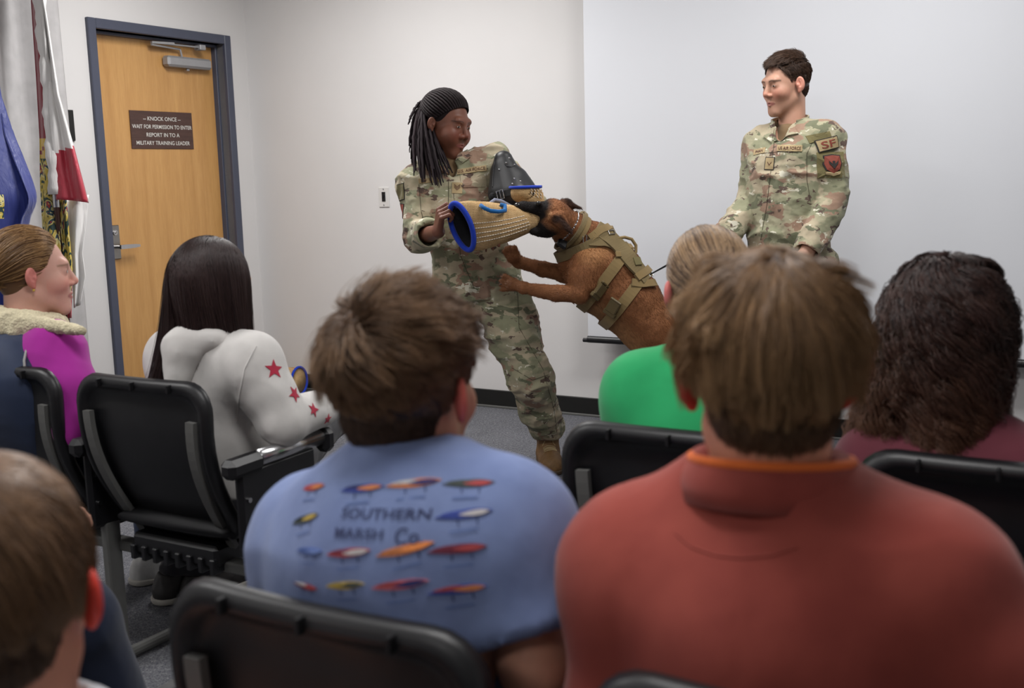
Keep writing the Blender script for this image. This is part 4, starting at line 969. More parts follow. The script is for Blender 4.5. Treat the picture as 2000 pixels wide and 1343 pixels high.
def sleeve():
    o = thing('bite_sleeve', 'burlap bite sleeve with blue edging and black leather shoulder guard on the woman arm', 'bite sleeve', D(960, 440, 4.25))
    sec = [(902, 443, 4.10, .094, .048, 17), (926, 441, 4.11, .093, .058, 12), (960, 438, 4.14, .082, .064, 5), (1000, 434, 4.20, .064, .056, 2), (1030, 431, 4.23, .046, .046, 0), (1050, 428, 4.25, .034, .036, 0)]
    def ringf(px, py, t, a, b, sk, sc=1.0, ax=None, sh=0):
        c = D(px, py, t)+(0 if ax is None else ax*sh); axd = nrm(D(1062, 428, 4.30)-D(898, 443, 4.06)); u = nrm(UP-axd*(UP@axd)); v = np.cross(axd, u); u2 = nrm(u-axd*math.tan(math.radians(sk))); v2 = nrm(v+axd*math.tan(math.radians(sk*1.2)))
        return [c+u2*a*sc*math.cos(q)*(1+.05*math.cos(2*q))+v2*b*sc*math.sin(q) for q in [2*math.pi*i/40 for i in range(40)]]
    fine = []
    xs = np.linspace(0, len(sec)-1, 26)
    for x in xs: i = min(int(x), len(sec)-2); f = x-i; fine.append(tuple(np.array(sec[i])*(1-f)+np.array(sec[i+1])*f))
    R = [ringf(*s_) for s_ in fine]; inner = [ringf(*s_, sc=.86) for s_ in fine[:14]][::-1]
    V, Fc = [], []
    mb = MB(); mb.loft(R, m_burl, cap=False); P0 = np.concatenate(mb.v); fo = mb.build('forearm_cover', o, smooth=True)
    Fq = np.array(mb.f); bv = bvh_of(P0, Fq)
    mb = MB(); mb.loft([ringf(*s_, sc=.88) for s_ in fine[:16]], m_fuzz, cap=False); mb.add(ringf(*fine[15], sc=.88), [tuple(range(40))], m_fuzz); mb.build('lining', o, smooth=True)
    mb = MB(); mb.tube(ringf(*fine[0], sc=.95), .0105, m_blue, 10, closed=True); mb.build('edge_binding', o, smooth=True)
    mb = MB(); mb.tube([D(884, 404, 4.08), D(888, 396, 4.09), D(893, 404, 4.08)], .008, m_blue, 8); mb.build('edge_tab', o, smooth=True)
    for k, (a, b) in enumerate((((922, 436), (1025, 421)), ((924, 446), (1030, 427)), ((926, 456), (1034, 433)), ((926, 465), (1036, 438)), ((926, 474), (1030, 446)))):
        mb = MB()
        for i in range(22):
            f0, f1 = i/22, (i+.72)/22; pts = []
            for f in (f0, (f0+f1)/2, f1):
                p, n = cast(bv, a[0]+(b[0]-a[0])*f, a[1]+(b[1]-a[1])*f+3*math.sin(f*math.pi))
                if p is not None: pts.append(p+n*.0012)
            if len(pts) == 3: mb.tube(pts, .0015, m_wthread, 5)
        s_ = mb.build('stitching', fo); 
    mb = MB(); hp = []
    for x, y, up in ((938, 402, .0), (943, 409, .012), (955, 415, .018), (970, 417, .018), (981, 415, .014), (983, 405, .008), (976, 401, .0)):
        p, n = cast(bv, x, y); p = D(x, y, 4.10) if p is None else p; hp.append(p+(n if n is not None else -LF)*(.004+up))
    mb.tube(hp, .0078, m_hblue, 10); mb.build('handle', o, smooth=True)
    # grey cloth edge along the top and the elbow bend
    mb = MB(); mb.tube([D(x, y, t) for x, y, t in ((905, 400, 4.11), (935, 397, 4.15), (955, 398, 4.18), (966, 390, 4.2), (980, 393, 4.22), (1000, 404, 4.24))], .007, m_gfleece, 8); mb.build('seam_binding', o, smooth=True)
    S = SDF(.005); S.C(D(1046, 400, 4.32), D(1032, 376, 4.32), .040, .062, .02); S.E(D(1014, 376, 4.30), (.035, .05, .03), None, .03); S.cut(D(1030, 364, 4.32), UP); S.C(D(1031, 375, 4.32), D(1030, 355, 4.32), .056, .058, .004, 's')
    P, F = S.mesh(); P = smooth_mesh(P, F, 1); mkmesh('upper_cover', P, F, m_burl, o); ub = bvh_of(P, F)
    mb = MB(); rim = []
    for i in range(36):
        a = 2*math.pi*i/36; c = D(1030, 365, 4.32); d = A(math.cos(a), math.sin(a), 0); h = ub.ray_cast(Vector(c-UP*.012+d*.3), Vector(-d)); q = np.array(h[0]) if h[0] else c+d*.066; rim.append(q+UP*.012)
    mb.tube(rim, .006, m_blue, 8, closed=True); mb.build('edge_binding', o, smooth=True)
    mb = MB()
    for k in range(4):
        for i in range(3):
            a = D(1037+k*6, 370+i*6, 4.3); p0, n0 = cast(ub, 1037+k*6, 368+i*6+k); p1, n1 = cast(ub, 1039+k*6, 372+i*6+k)
            if p0 is not None and p1 is not None: mb.tube([p0+n0*.001, p1+n1*.001], .0018, m_wthread, 5)
    mb.build('stitching', o)
    S = SDF(.006); S.C(D(1000, 392, 4.33), D(1026, 396, 4.33), .030, .022, .02); S.C(D(965, 385, 4.34), D(1000, 395, 4.34), .020, .030, .02); P, F = S.mesh(); P = folds(P, F, .004, 50, 4); mkmesh('fleece_lining', P, F, m_fuzz, o)
    S = SDF(.005); a, b = D(984, 312, 4.40), D(1004, 378, 4.36); S.C(a, b, .038, .072, .03); S.C(D(973, 335, 4.40), D(975, 378, 4.37), .030, .045, .03); S.C(D(1015, 345, 4.38), D(1030, 366, 4.38), .030, .03, .03); S.cut(D(1000, 397, 4.36), -UP)
    P, F = S.mesh(); P = smooth_mesh(P, F, 2); P = folds(P, F, .003, 9, 2); g = mkmesh('shoulder_guard', P, F, m_leather, o); gb = bvh_of(P, F)
    for x, y in ((989, 318), (995, 309), (1005, 322), (975, 331), (1005, 349), (1017, 354), (1001, 359)):
        p, n = cast(gb, x, y)
        if p is not None: mb = MB(); mb.ball(p, .0042, m_chrome, n=6); mb.build('rivet', g)
    mb = MB(); surf_line(mb, [(986, 320), (990, 325), (998, 326), (1006, 323)], gb, m_black, .002); surf_line(mb, [(969, 300), (964, 330), (962, 370)], gb, m_black, .0018); mb.build('guard_seam', g)
    mb = MB(); path = []
    for x, y in ((958, 386), (965, 384), (972, 382), (980, 380), (990, 377), (1000, 375)):
        p, n = cast(gb, x, y)
        if p is not None: path.append((p+n*.004, n))
    mb.sweep([p for p, n in path], [(-.012, -.002), (.012, -.002), (.012, .002), (-.012, .002)], m_leather, normals=[n for p, n in path]); st = mb.build('strap', g)
    p, n = cast(gb, 980, 380); U = nrm(UP-n*(n@UP)); Rr = np.cross(U, n); a = math.radians(14); Rr, U = Rr*math.cos(a)+U*math.sin(a), U*math.cos(a)-Rr*math.sin(a); c = p+n*.009
    mb = MB(); mb.tube([c+Rr*x+U*y for x, y in ((-.016, -.017), (.016, -.017), (.016, .017), (-.016, .017))], .0022, m_chrome, 8, closed=True); mb.tube([c-U*.017, c+U*.017-Rr*.0], .0018, m_chrome, 6); mb.build('buckle', st, label='silver buckle')
    return o
SLV = sleeve()
# second sleeve lying on the floor by the back wall
def floor_sleeve():
    u, z = on_v(586, 740, .14); o = thing('bite_sleeve', 'spare burlap bite sleeve with blue edge on the floor against the back wall', 'bite sleeve', room(u-.15, .15, 0))
    c = room(u-.10, .15, .085); mb = MB(); R = []
    for i in range(12):
        f = i/11; r = .085-.012*f; R.append([c+BP*(.10-.30*f)+LF*r*.85*math.cos(a)+UP*(r*math.sin(a)*(1+.0*f)-(.012*f)) for a in [2*math.pi*k/28 for k in range(28)]])
    mb.loft(R, m_burl); mb.build('forearm_cover', o, smooth=True)
    mb = MB(); mb.tube([p+BP*.002 for p in R[0]], .008, m_blue, 8, closed=True); mb.build('edge_binding', o, smooth=True)
    mb = MB(); mb.tube([c+BP*x+UP*(z_-.0)-LF*.072 for x, z_ in ((.10, .03), (.05, .035), (.0, .03), (-.1, .02))], .004, m_blue, 8); mb.build('strap', o)
floor_sleeve()
# ================================================================== the dog
m_fur = attrmat('short_fur', .75, .5, 260, spec=.2, nv=.12, ns=90, bd=.003); m_web = fabric('khaki_webbing', (130, 110, 74), fold=.1, weave=500); m_webd = fabric('khaki_pad', (116, 101, 70), fold=.25); m_buck = plain('brown_plastic_buckle', (98, 84, 54), .4, var=.05)
m_claw = plain('dark_claw', (40, 32, 28), .4); m_wet = plain('wet_black_nose', (18, 16, 17), .25, var=.2, spec=.6)
def band(mb, c, ax, bvh, width, off, thick, m, up=(0, 0, 1), n=56, smooth=2):
    ax = nrm(ax); u = nrm(A(*up)-ax*(ax@A(*up))); v = np.cross(ax, u); Rr = []
    for i in range(n):
        a = 2*math.pi*i/n; d = u*math.cos(a)+v*math.sin(a); h = bvh.ray_cast(Vector(c), Vector(d), .26); Rr.append(np.linalg.norm(np.array(h[0])-c) if h[0] else np.nan)
    Rr = np.array(Rr); ok = ~np.isnan(Rr); Rr = np.interp(np.arange(n), np.arange(n)[ok], Rr[ok])
    for _ in range(smooth): Rr = (Rr+np.roll(Rr, 1)+np.roll(Rr, -1))/3
    dirs = [u*math.cos(2*math.pi*i/n)+v*math.sin(2*math.pi*i/n) for i in range(n)]
    P = [c+d*(r+off) for d, r in zip(dirs, Rr)]; w = width/2; t = thick/2
    mb.sweep(P, [(-w, -t), (w, -t), (w, t), (-w, t)], m, closed=True, normals=dirs); return P
def strap(mb, px, bvh, width, thick, off, m, k=8):
    P = []; Nn = []
    for i in range(len(px)-1):
        for s_ in np.linspace(0, 1, k+1)[:-1 if i < len(px)-2 else None]:
            p, n = cast(bvh, px[i][0]+(px[i+1][0]-px[i][0])*s_, px[i][1]+(px[i+1][1]-px[i][1])*s_)
            if p is not None: P.append(p+n*off); Nn.append(n)
    P = np.array(P); Nn = np.array(Nn)
    for _ in range(3): Nn[1:-1] = (Nn[1:-1]+Nn[2:]+Nn[:-2])/3; P[1:-1] = (P[1:-1]*2+P[2:]+P[:-2])/4
    w = width/2; t = thick/2; mb.sweep(P, [(-w, -t), (w, -t), (w, t), (-w, t)], m, normals=[nrm(x) for x in Nn]); return P, Nn
def dog():
    t = 4.42; hf = Dz(1345, 968, 0); o = thing('dog', 'brown working dog in khaki harness standing up and biting the sleeve', 'dog', hf)
    S = SDF(.0045)
    ax = [D(1152, 492, t), D(1186, 535, t), D(1228, 590, t), D(1268, 640, t+.01), D(1308, 695, t+.02), D(1342, 742, t+.03)]
    S.chain(ax, [.105, .132, .126, .108, .095, .112], .04)
    S.C(D(1160, 482, t-.02), D(1112, 446, t-.06), .092, .070, .04); S.C(D(1128, 512, t), D(1165, 560, t), .080, .105, .05)
    h = t-.13
    S.C(D(1112, 448, t-.07), D(1092, 430, h-.02), .066, .060, .03)
    sk = D(1086, 422, h-.06); S.E(sk, .058, None, .02); S.E(D(1072, 440, h-.06), (.048, .050, .038), None, .02)
    S.C(D(1066, 409, h-.07), D(1022, 403, h-.10), .033, .021, .02); S.C(D(1022, 403, h-.10), D(1013, 403, h-.10), .020, .016, .01)
    S.C(D(1068, 450, h-.05), D(1040, 452, h-.08), .028, .014, .015); S.E(D(1053, 398, h-.11), .012, None, .010); S.E(D(1078, 400, h-.05), (.03, .035, .022), None, .02)
    # ears
    for b, tip, m2 in ((D(1080, 424, h-.125), D(1116, 454, h-.115), D(1096, 420, h-.11)), (D(1100, 398, h+.02), D(1136, 407, h+.06), D(1108, 394, h+.03))):
        S.C(b, tip, .019, .004, .006); S.C(m2, tip, .015, .004, .006); S.C(b, m2, .018, .015, .008)
    S.E(D(1085, 428, h-.148), (.014, .012, .014), None, .004, 's'); S.C(D(1085, 428, h-.150), D(1104, 443, h-.140), .009, .003, .003, 's')
    # near foreleg, far foreleg
    S.C(D(1150, 512, t-.10), D(1128, 574, t-.13), .070, .036, .03); S.E(D(1140, 540, t-.12), (.06, .05, .075), None, .03)
    S.chain([D(1126, 573, t-.13), D(1085, 572, t-.12), D(1024, 562, t-.10), D(1003, 556, t-.08)], [.036, .031, .022, .023], .012); S.E(D(1133, 582, t-.13), (.025, .022, .020), None, .015)
    S.C(D(1130, 505, t+.10), D(1104, 535, t+.12), .065, .040, .03); S.chain([D(1104, 533, t+.12), D(1062, 526, t+.10), D(1013, 512, t+.04), D(1004, 502, t+.02)], [.036, .030, .022, .022], .012)
    for (w_, e_, sp) in ((D(1005, 557, t-.08), D(978, 551, t-.06), .018), (D(1006, 506, t+.02), D(993, 484, t+.0), .016)):
        d = nrm(e_-w_); L = nrm(np.cross(d, -LF)); S.E(w_+d*.012, (.026, .022, .024), None, .01)
        for k in range(4):
            a = w_+d*.02+L*(k-1.5)*.013; b = w_+d*(.046+(.006 if k in (1, 2) else 0))+L*(k-1.5)*sp; S.C(a, b, .0095, .0095, .005); S.C(b, b+d*.008-UP*.004, .0095, .006, .004)
    # hind legs to the floor, tail
    for s_, tt in ((-1, t-.06), (1, t+.14)):
        hip = D(1338, 738, tt); kn = D(1300, 815, tt-.02*s_); hk = D(1372, 905, tt+.0); ft = Dz(1352, 960, .035)+A(0, .07*s_, 0); S.chain([hip, kn], [.088, .058], .03); S.chain([kn, hk], [.050, .027], .02); S.chain([hk, ft], [.024, .021], .01); S.E(hk+A(.012, 0, .01), .022, None, .01)
        for k in range(4): S.C(ft+A(-.01, (k-1.5)*.014, -.012), ft+A(-.05, (k-1.5)*.018, -.022), .012, .011, .006)
    S.chain([D(1362, 740, t+.03), D(1405, 790, t+.04), D(1425, 850, t+.04), D(1415, 900, t+.03)], [.028, .024, .022, .012], .02)
    P, F = S.mesh(); P = smooth_mesh(P, F, 2, .4); N = vnormals(P, F); P = P+N*((vnoise(P*45, 3)-.5)*.003+(vnoise(P*16, 4)-.5)*.008)[:, None]
    # coat colours: rust body, black mask and ears, pale underside
    def near(p, r, e=.03): return np.clip((r+e-np.linalg.norm(P-p, axis=1))/e, 0, 1)
    def seg(a, b, r, e=.02):
        ab = b-a; tt = np.clip(((P-a)@ab)/(ab@ab), 0, 1); return np.clip((r+e-np.linalg.norm(P-a-tt[:, None]*ab, axis=1))/e, 0, 1)
    C = np.tile(s2l((134, 88, 57)), (len(P), 1)); mod = (vnoise(P*9, 12)-.5)[:, None]; C = C*(1+mod*.35)
    def bl(w, c): C[:] = C*(1-w[:, None])+s2l(c)*w[:, None]
    nz = vnoise(P*60, 9)
    down = np.clip(-N@nrm(A(.62, 0, .78))-.35, 0, 1); bl(down*.6*(P[:, 0] > .25), (196, 158, 112))
    bl(np.clip(N[:, 2]+.1, 0, 1)*.35*(nz > .4)*(P[:, 0] > .4), (112, 66, 38)); bl(seg(D(1155, 498, t-.15), D(1200, 470, t-.1), .02, .05)*.5, (188, 138, 90))
    h = t-.13
    bl(seg(D(1058, 410, h-.07), D(1000, 400, h-.10), .040, .022), (26, 22, 22)); bl(seg(D(1064, 452, h-.07), D(1035, 452, h-.08), .036, .02), (24, 20, 20)); bl(near(D(1098, 390, h), .03, .04)*.7, (52, 32, 24)); bl(near(D(1050, 400, h-.12), .016, .014), (20, 16, 16))
    bl(near(D(1066, 416, h-.13), .012, .018)*.7, (166, 128, 90)); bl(near(D(1085, 428, h-.14), .012, .010)*.9, (44, 30, 26)); bl(seg(D(1092, 428, h-.13), D(1116, 454, h-.115), .010, .012)*.9, (38, 26, 24)); bl(seg(D(1108, 392, h+.03), D(1136, 407, h+.06), .016, .02)*.9, (42, 28, 24))
    bl(seg(D(1080, 466, h-.06), D(1050, 466, h-.08), .015, .02)*.8, (28, 22, 20)); bl(near(D(984, 552, t-.06), .03, .04)*.3, (104, 70, 48))
    mkmesh('body', P, F, m_fur, o, cols=np.clip(C, 0, 1)); bv = bvh_of(P, F)
    # coat hairs lying back along the trunk
    nv = 60000; pick = RNG.integers(0, len(P), nv); p0 = P[pick]; n0 = N[pick]; fl = np.tile(nrm(ax[-1]-ax[0]), (nv, 1)); leg = p0[:, 0] < D(1110, 500, t)[0]; fl[leg & (p0[:, 2] < D(1000, 475, t)[2])] = nrm(A(-1, 0, .1)); fl[leg & (p0[:, 2] >= D(1000, 475, t)[2])] = nrm(A(1, 0, -.3))
    v = fl-n0*np.sum(fl*n0, 1, keepdims=True)+n0*.28+RNG.normal(0, .12, (nv, 3)); v /= np.linalg.norm(v, axis=1, keepdims=True); L = RNG.uniform(.006, .013, nv)[:, None]
    mk = np.linalg.norm(p0-D(1035, 408, t-.22), axis=1) < .075; L[mk] *= .4; Q = np.stack([p0-n0*.001, p0+v*L*.5, p0+v*L-n0*L*.12], 1); cc = np.repeat((C[pick]*RNG.uniform(.9, 1.3, (nv, 1)))[:, None], 3, 1)
    V, Fq, Cc = strand_mesh(Q, np.array([[.0005, .0004, .0001]])*np.ones((nv, 1)), cc); mkmesh('coat', V, Fq, m_hair, o, cols=np.clip(Cc, 0, 1), label='short rust brown fur')
    mb = MB(); mb.ball(D(1011, 401, t-.235), (.014, .016, .012), m_wet); mb.build('nose', o, smooth=True)
    mb = MB(); mb.ball(D(1052, 397, t-.252), .009, m_wet); mb.build('eye', o, smooth=True)
    for e_, L_ in (((978, 550), t-.06), ((980, 554), t-.07), ((979, 546), t-.05)):
        q = D(*e_, L_); mb = MB(); mb.tube([q, q+A(-.012, 0, -.005)], .0028, m_claw, 6, scale=[1, .3]); mb.build('claw', o)
    # collars
    col = thing('dog_collar', 'khaki buckle collar around the dog neck', 'collar', D(1120, 455, t)); ca = D(1160, 482, t-.02)-D(1108, 443, t-.06)
    mb = MB(); band(mb, D(1121, 453, t-.055), ca, bv, .040, .006, .006, m_web); mb.build('collar_band', col, smooth=False)
    mb = MB(); P_ = band(mb, D(1117, 450, t-.058), ca, bv, .014, .014, .006, m_webd); mb.build('upper_band', col)
    mb = MB(); p, n = cast(bv, 1101, 473); p = D(1101, 473, t-.14) if p is None else p; R_ = nrm(ca); mb.box(p+LF*-.012, (.020, .010, .022), m_black, np.stack([R_, nrm(np.cross(R_, n if n is not None else -LF)), n if n is not None else -LF], 1), .005); mb.build('buckle', col, label='black buckle')
    ch = thing('chain_collar', 'thin steel chain collar above the khaki collar', 'collar', D(1110, 440, t)); mb = MB(); tmp = MB(); P_ = band(tmp, D(1106, 441, t-.065), ca, bv, .004, .003, .003, m_chrome, n=90)
    for i in range(90):
        a, b = P_[i], P_[(i+1) % 90]; d = nrm(b-a); s_ = nrm(np.cross(d, ca)) if i % 2 else nrm(ca); m_ = (a+b)/2; L = np.linalg.norm(b-a)*.75; mb.tube([m_+d*L*math.cos(q)+s_*.0028*math.sin(q) for q in [k*math.pi/3 for k in range(6)]], .0011, m_chrome, 5, closed=True)
    mb.build('chain_links', ch)['kind'] = 'stuff'
    # harness
    hn = thing('dog_harness', 'khaki tactical harness with buckles and a handle on the dog back', 'harness', D(1215, 520, t)); tx = nrm(ax[3]-ax[0])
    for c, sh in ((D(1188, 533, t), (1166, 564)), (D(1222, 578, t), (1200, 598))):
        mb = MB(); axx = nrm(tx+A(.28, 0, .10)); band(mb, c, axx, bv, .044, .008, .005, m_web, smooth=3); mb.build('girth_strap', hn)
    for q in ((1167, 563), (1200, 598)):
        p, n = cast(bv, *q); dn = nrm(D(q[0]-22, q[1]+30, t)-D(q[0], q[1], t)); dn = nrm(dn-n*(dn@n)); R_ = np.stack([np.cross(dn, n), dn, n], 1)
        mb = MB(); mb.box(p+n*.016, (.024, .026, .009), m_buck, R_, .004); b_ = mb.build('buckle', hn, label='brown side release buckle')
        mb = MB(); mb.box(p+n*.014+dn*.030, (.027, .010, .008), m_buck, R_, .003); mb.build('buckle_socket', b_)
        mb = MB(); mb.box(p+n*.020-dn*.030, (.026, .005, .006), m_buck, R_, .003); mb.build('strap_slide', b_)
    mb = MB(); strap(mb, [(1163, 447), (1185, 462), (1212, 488), (1238, 520), (1262, 548)], bv, .075, .010, .010, m_webd); mb.build('back_panel', hn)
    mb = MB(); band(mb, D(1144, 476, t-.02), A(.40, .0, -.9), bv, .040, .010, .006, m_webd, smooth=4); mb.build('shoulder_strap', hn)
    mb = MB(); strap(mb, [(1150, 476), (1180, 474), (1206, 484)], bv, .036, .007, .010, m_webd); mb.build('shoulder_strap', hn)
    mb = MB(); strap(mb, [(1150, 466), (1170, 452), (1186, 448)], bv, .030, .012, .016, m_web); mb.build('shoulder_pad', hn)
    mb = MB(); strap(mb, [(1232, 552), (1252, 556), (1276, 554)], bv, .030, .008, .012, m_web); strap(mb, [(1240, 545), (1258, 532), (1268, 524)], bv, .030, .014, .016, m_web); mb.build('rear_loop', hn)
    p0, n0 = cast(bv, 1203, 470); p1, n1 = cast(bv, 1232, 505); p0 = D(1203, 468, t-.08) if p0 is None else p0; p1 = D(1230, 505, t-.08) if p1 is None else p1; mb = MB()
    mb.tube([D(1203, 466, t-.09), D(1220, 463, t-.07), D(1234, 467, t-.06), D(1242, 479, t-.06), D(1242, 492, t-.06), D(1234, 504, t-.08)], .0065, m_web, 10); mb.build('handle', hn, smooth=True)
    for q, nm in (((1142, 472), 'steel_ring'), ((1190, 458), 'steel_ring'), ((1264, 540), 'steel_ring')):
        p, n = cast(bv, *q)
        if p is None: continue
        R_ = nrm(np.cross(n, UP)); U_ = np.cross(R_, n); c = p+n*.018; w_, h_ = (.007, .021) if q[0] == 1142 else (.014, .009)
        mb = MB(); mb.tube([c+R_*x+U_*y for x, y in ((-w_, -h_), (w_, -h_), (w_, h_), (-w_, h_))], .0022, m_chrome, 8, closed=True); mb.build(nm, hn)
    for q in ((1205, 500), (1160, 462), (1226, 486)):
        p, n = cast(bv, *q)
        if p is not None: mb = MB(); R_ = nrm(np.cross(n, UP)); mb.box(p+n*.018, (.012, .012, .003), m_web, np.stack([R_, np.cross(R_, n), n], 1), .002); mb.build('keeper_loop', hn)
    p, n = cast(bv, 1240, 513); R_ = nrm(np.cross(n, UP)); mb = MB(); mb.box(p+n*.018, (.019, .016, .002), m_olive, np.stack([R_, np.cross(n, R_)*-1, n], 1)); mb.build('patch', hn)
    return o, bv
DOG, DB = dog()
def leash(hand):
    a = D(1262, 540, 4.34); o = thing('leash', 'thin black leash from the dog harness to the handler', 'leash', a); mb = MB(); P = []
    for s_ in np.linspace(0, 1, 30): p = a*(1-s_)+hand*s_; P.append(p-UP*.05*math.sin(math.pi*s_))
    b = D(1306, 516, 4.30); mb.sweep([a, b, hand], [(-.0022, -.0045), (.0022, -.0045), (.0022, .0045), (-.0022, .0045)], m_black, scale=[.5, .9, 1]); mb.build('leash_strap', o)
    mb = MB(); mb.tube([a+A(.0, 0, .012), a+A(-.008, 0, 0), a+A(0, 0, -.012), a+A(.008, 0, 0)], .003, m_chrome, 8, closed=True); mb.build('clip', o)

# ================================================================== the man in uniform
def man():
    T = 4.40; F = A(-math.sin(math.radians(66)), -math.cos(math.radians(66)), -.14); H = Head(D(1535, 168, T), F, (0, 0, 1), 0, .985)
    nek = D(1545, 240, T+.02); che = D(1545, 330, T+.02); wai = D(1538, 430, T+.03); pel = D(1540, 525, T+.05); Fw = nrm(A(-.57, -.82, 0)); Rt = np.cross(Fw, UP)
    foot0 = A(pel[0], pel[1], 0); M_ = thing('person', 'man in camouflage uniform standing before the white screen and looking down', 'person', foot0)
    shL = D(1612, 268, T-.08); elL = D(1626, 392, T-.08); wrL = D(1572, 500, T-.16); shR = D(1488, 282, T+.10); elR = D(1472, 392, T+.14); wrR = D(1412, 468, T-.0)
    S = SDF(.0026); head_sdf(S, H, nek-UP*.03+Fw*-.01, neck_r=.051, jaw=1.0, ear=.95); S.cut(nek-UP*.03, -UP); hp, hf = S.mesh(); hp = smooth_mesh(hp, hf, 1, .3)
    S = SDF(.0045); S.chain([elL, wrL], [.04, .029], .02); hand_sdf(S, wrL, wrL-elL+A(-.05, 0, .0), nrm(-Fw+UP*.3), 1, 1.0, curl=.5); S.chain([elR, wrR], [.04, .029], .02); hand_sdf(S, wrR, nrm(wrR-elR), UP, 1, 1.0, curl=1.1, thumb=.9); ap, af = S.mesh()
    hiL = pel+Rt*-.095; hiR = pel+Rt*.095; fL = foot0-Rt*.11+Fw*.03; fR = foot0+Rt*.13-Fw*.03; kL = (hiL+fL)/2+Fw*.03; kR = (hiR+fR)/2+Fw*.03
    S = SDF(.010); torso_prims(S, pel, wai, che, nek, Rt, Fw, [shR, shL], -.02); S.chain([shR, elR], [.05, .042]); S.chain([shL, elL], [.05, .042]); S.chain([hiL, kL, fL+UP*.1], [.08, .055, .04]); S.chain([hiR, kR, fR+UP*.1], [.08, .055, .04]); bp, bf = S.mesh()
    bc = (188, 144, 122); cols = [head_cols(hp, H, bc, lip=(160, 104, 94), brow=(78, 58, 46), brow_th=.0032, earc=(210, 146, 126)), np.tile(s2l(bc), (len(ap), 1)), np.tile(s2l(bc), (len(bp), 1))]
    body_obj(M_, [(hp, hf), (ap, af), (bp, bf)], cols); eyes(H, M_, openness=.34, gaze=(-.05, -.2), iris=(84, 70, 52))
    S = SDF(.006); S.C(nek-UP*.045, nek-UP*.13, .060, .09, .03); cloth(S, 'undershirt', M_, m_tan, .001)
    S = SDF(.007); S.chain([pel, hiL, kL, fL+UP*.12], [.13, .105, .085, .075], .03); S.chain([pel, hiR, kR, fR+UP*.12], [.13, .105, .085, .075], .03); S.cut(fL+UP*.10, -UP, fL+UP*.1, .14); S.cut(fR+UP*.10, -UP, fR+UP*.1, .14); cloth(S, 'trousers', M_, m_camob, .010, 10, 13, (1, 1, 1.5))
    S = SDF(.0055); torso_prims(S, pel, wai, che, nek, Rt, Fw, [shR, shL], .008, (.170, .150, .172), (.125, .112, .125))
    S.chain([shL, elL, elL+(wrL-elL)*.92], [.070, .062, .050], .010); S.chain([shR, elR, elR+(wrR-elR)*.85], [.070, .062, .052], .010); S.E(pel-UP*.04, A(.178, .135, .12), np.stack([Rt, Fw, UP], 1), .04)
    S.cut(pel-UP*.14, -UP, pel-UP*.14, .3); cu = elL+(wrL-elL)*.93; dv = nrm(wrL-elL); S.cut(cu, dv, cu, .08); S.C(cu-dv*.03, cu+dv*.06, .040, .042, .003, 's')
    S.C(nek-UP*.04+Fw*.02, nek+UP*.10-Fw*.01, .062, .066, .006, 's'); S.E(nek+Fw*.10-UP*.045, A(.022, .05, .04), None, .01, 's')
    ja, jp, jf, jb = cloth(S, 'jacket', M_, m_camo, .014, 12, 28, (1, 1, 1.0), sm=1)
    # stand collar
    mb = MB(); ring = []
    for i in range(26):
        a = math.radians(-140+280*i/25); d = -Fw*math.cos(a)+Rt*math.sin(a); ring.append((nek-UP*.02+Fw*.012+d*.066, nek+UP*.032*(.5+.5*math.cos(a))+UP*.004+Fw*.012+d*.070, d))
    mb.loft([[a, b, b+d*.006, a+d*.008] for a, b, d in ring], m_camo); mb.build('collar', ja, smooth=False)
    mb = MB(); collar_flap(mb, [(1512, 278), (1530, 262), (1552, 250), (1572, 222), (1578, 226), (1560, 262), (1540, 266)], jb, m_camo); mb.build('collar', ja)
    mb = MB(); collar_flap(mb, [(1508, 280), (1492, 268), (1508, 245), (1513, 252), (1510, 268)], jb, m_camo); mb.build('collar', ja)
    mb = MB(); surf_line(mb, [(1512, 280), (1506, 330), (1498, 400), (1484, 478)], jb, m_seam, .0009); surf_line(mb, [(1594, 262), (1576, 300), (1576, 350), (1584, 400)], jb, m_seam, .0009); surf_line(mb, [(1482, 300), (1522, 296), (1563, 298)], jb, m_seam, .0007); mb.build('jacket_seam', ja)
    mb = MB(); tape(mb, (1542, 289), -3, .098, .024, jb, m_tape, text='US AIR FORCE', th=.0125, tw=.088, tm=m_thread, nfix=nrm(A(-.3, -.95, 0))); mb.build('service_tape', ja)
    mb = MB(); tape(mb, (1483, 295), 8, .060, .022, jb, m_tape, text='PHAN', th=.011, tw=.04, tm=m_thread, nfix=nrm(A(-.65, -.75, 0))); mb.build('name_tape', ja)
    mb = MB(); p, R, U, n = tape(mb, (1503, 319), -3, .036, .045, jb, m_tape, border=m_pborder, nfix=nrm(A(-.5, -.85, 0)))
    for s_ in (-1, 1): mb.add(conform([(0, -.008), (s_*.009, .004), (s_*.009, .008), (0, -.004)], p, R, U, n, jb, .0045), [(0, 1, 2, 3)], m_thread)
    mb.build('rank_patch', ja); nx = nrm(A(.25, -.95, 0))
    mb = MB(); tape(mb, (1600, 268), 12, .075, .03, jb, m_olive, nfix=nx); mb.build('shoulder_velcro', ja)
    mb = MB(); tape(mb, (1617, 281), 14, .072, .042, jb, m_tape, text='SF', th=.028, tw=.05, tm=m_patchred, border=m_pborder, off=.008, nfix=nx); mb.build('unit_patch', ja)
    mb = MB(); p, n = cast(jb, 1627, 320); n = nx; U = nrm(UP-n*(n@UP)); R = np.cross(U, n)
    patch(mb, rect(.105, .10), p-U*.004, R, U, n, jb, .002, m_olive, 3)
    sh = [(-.028, .030), (0, .034), (.028, .030), (.030, 0), (.022, -.022), (0, -.036), (-.022, -.022), (-.030, 0)]; patch(mb, [(x*1.15, y*1.12) for x, y in sh], p, R, U, n, jb, .0045, m_pborder, 3); patch(mb, sh, p, R, U, n, jb, .006, m_patchred, 3)
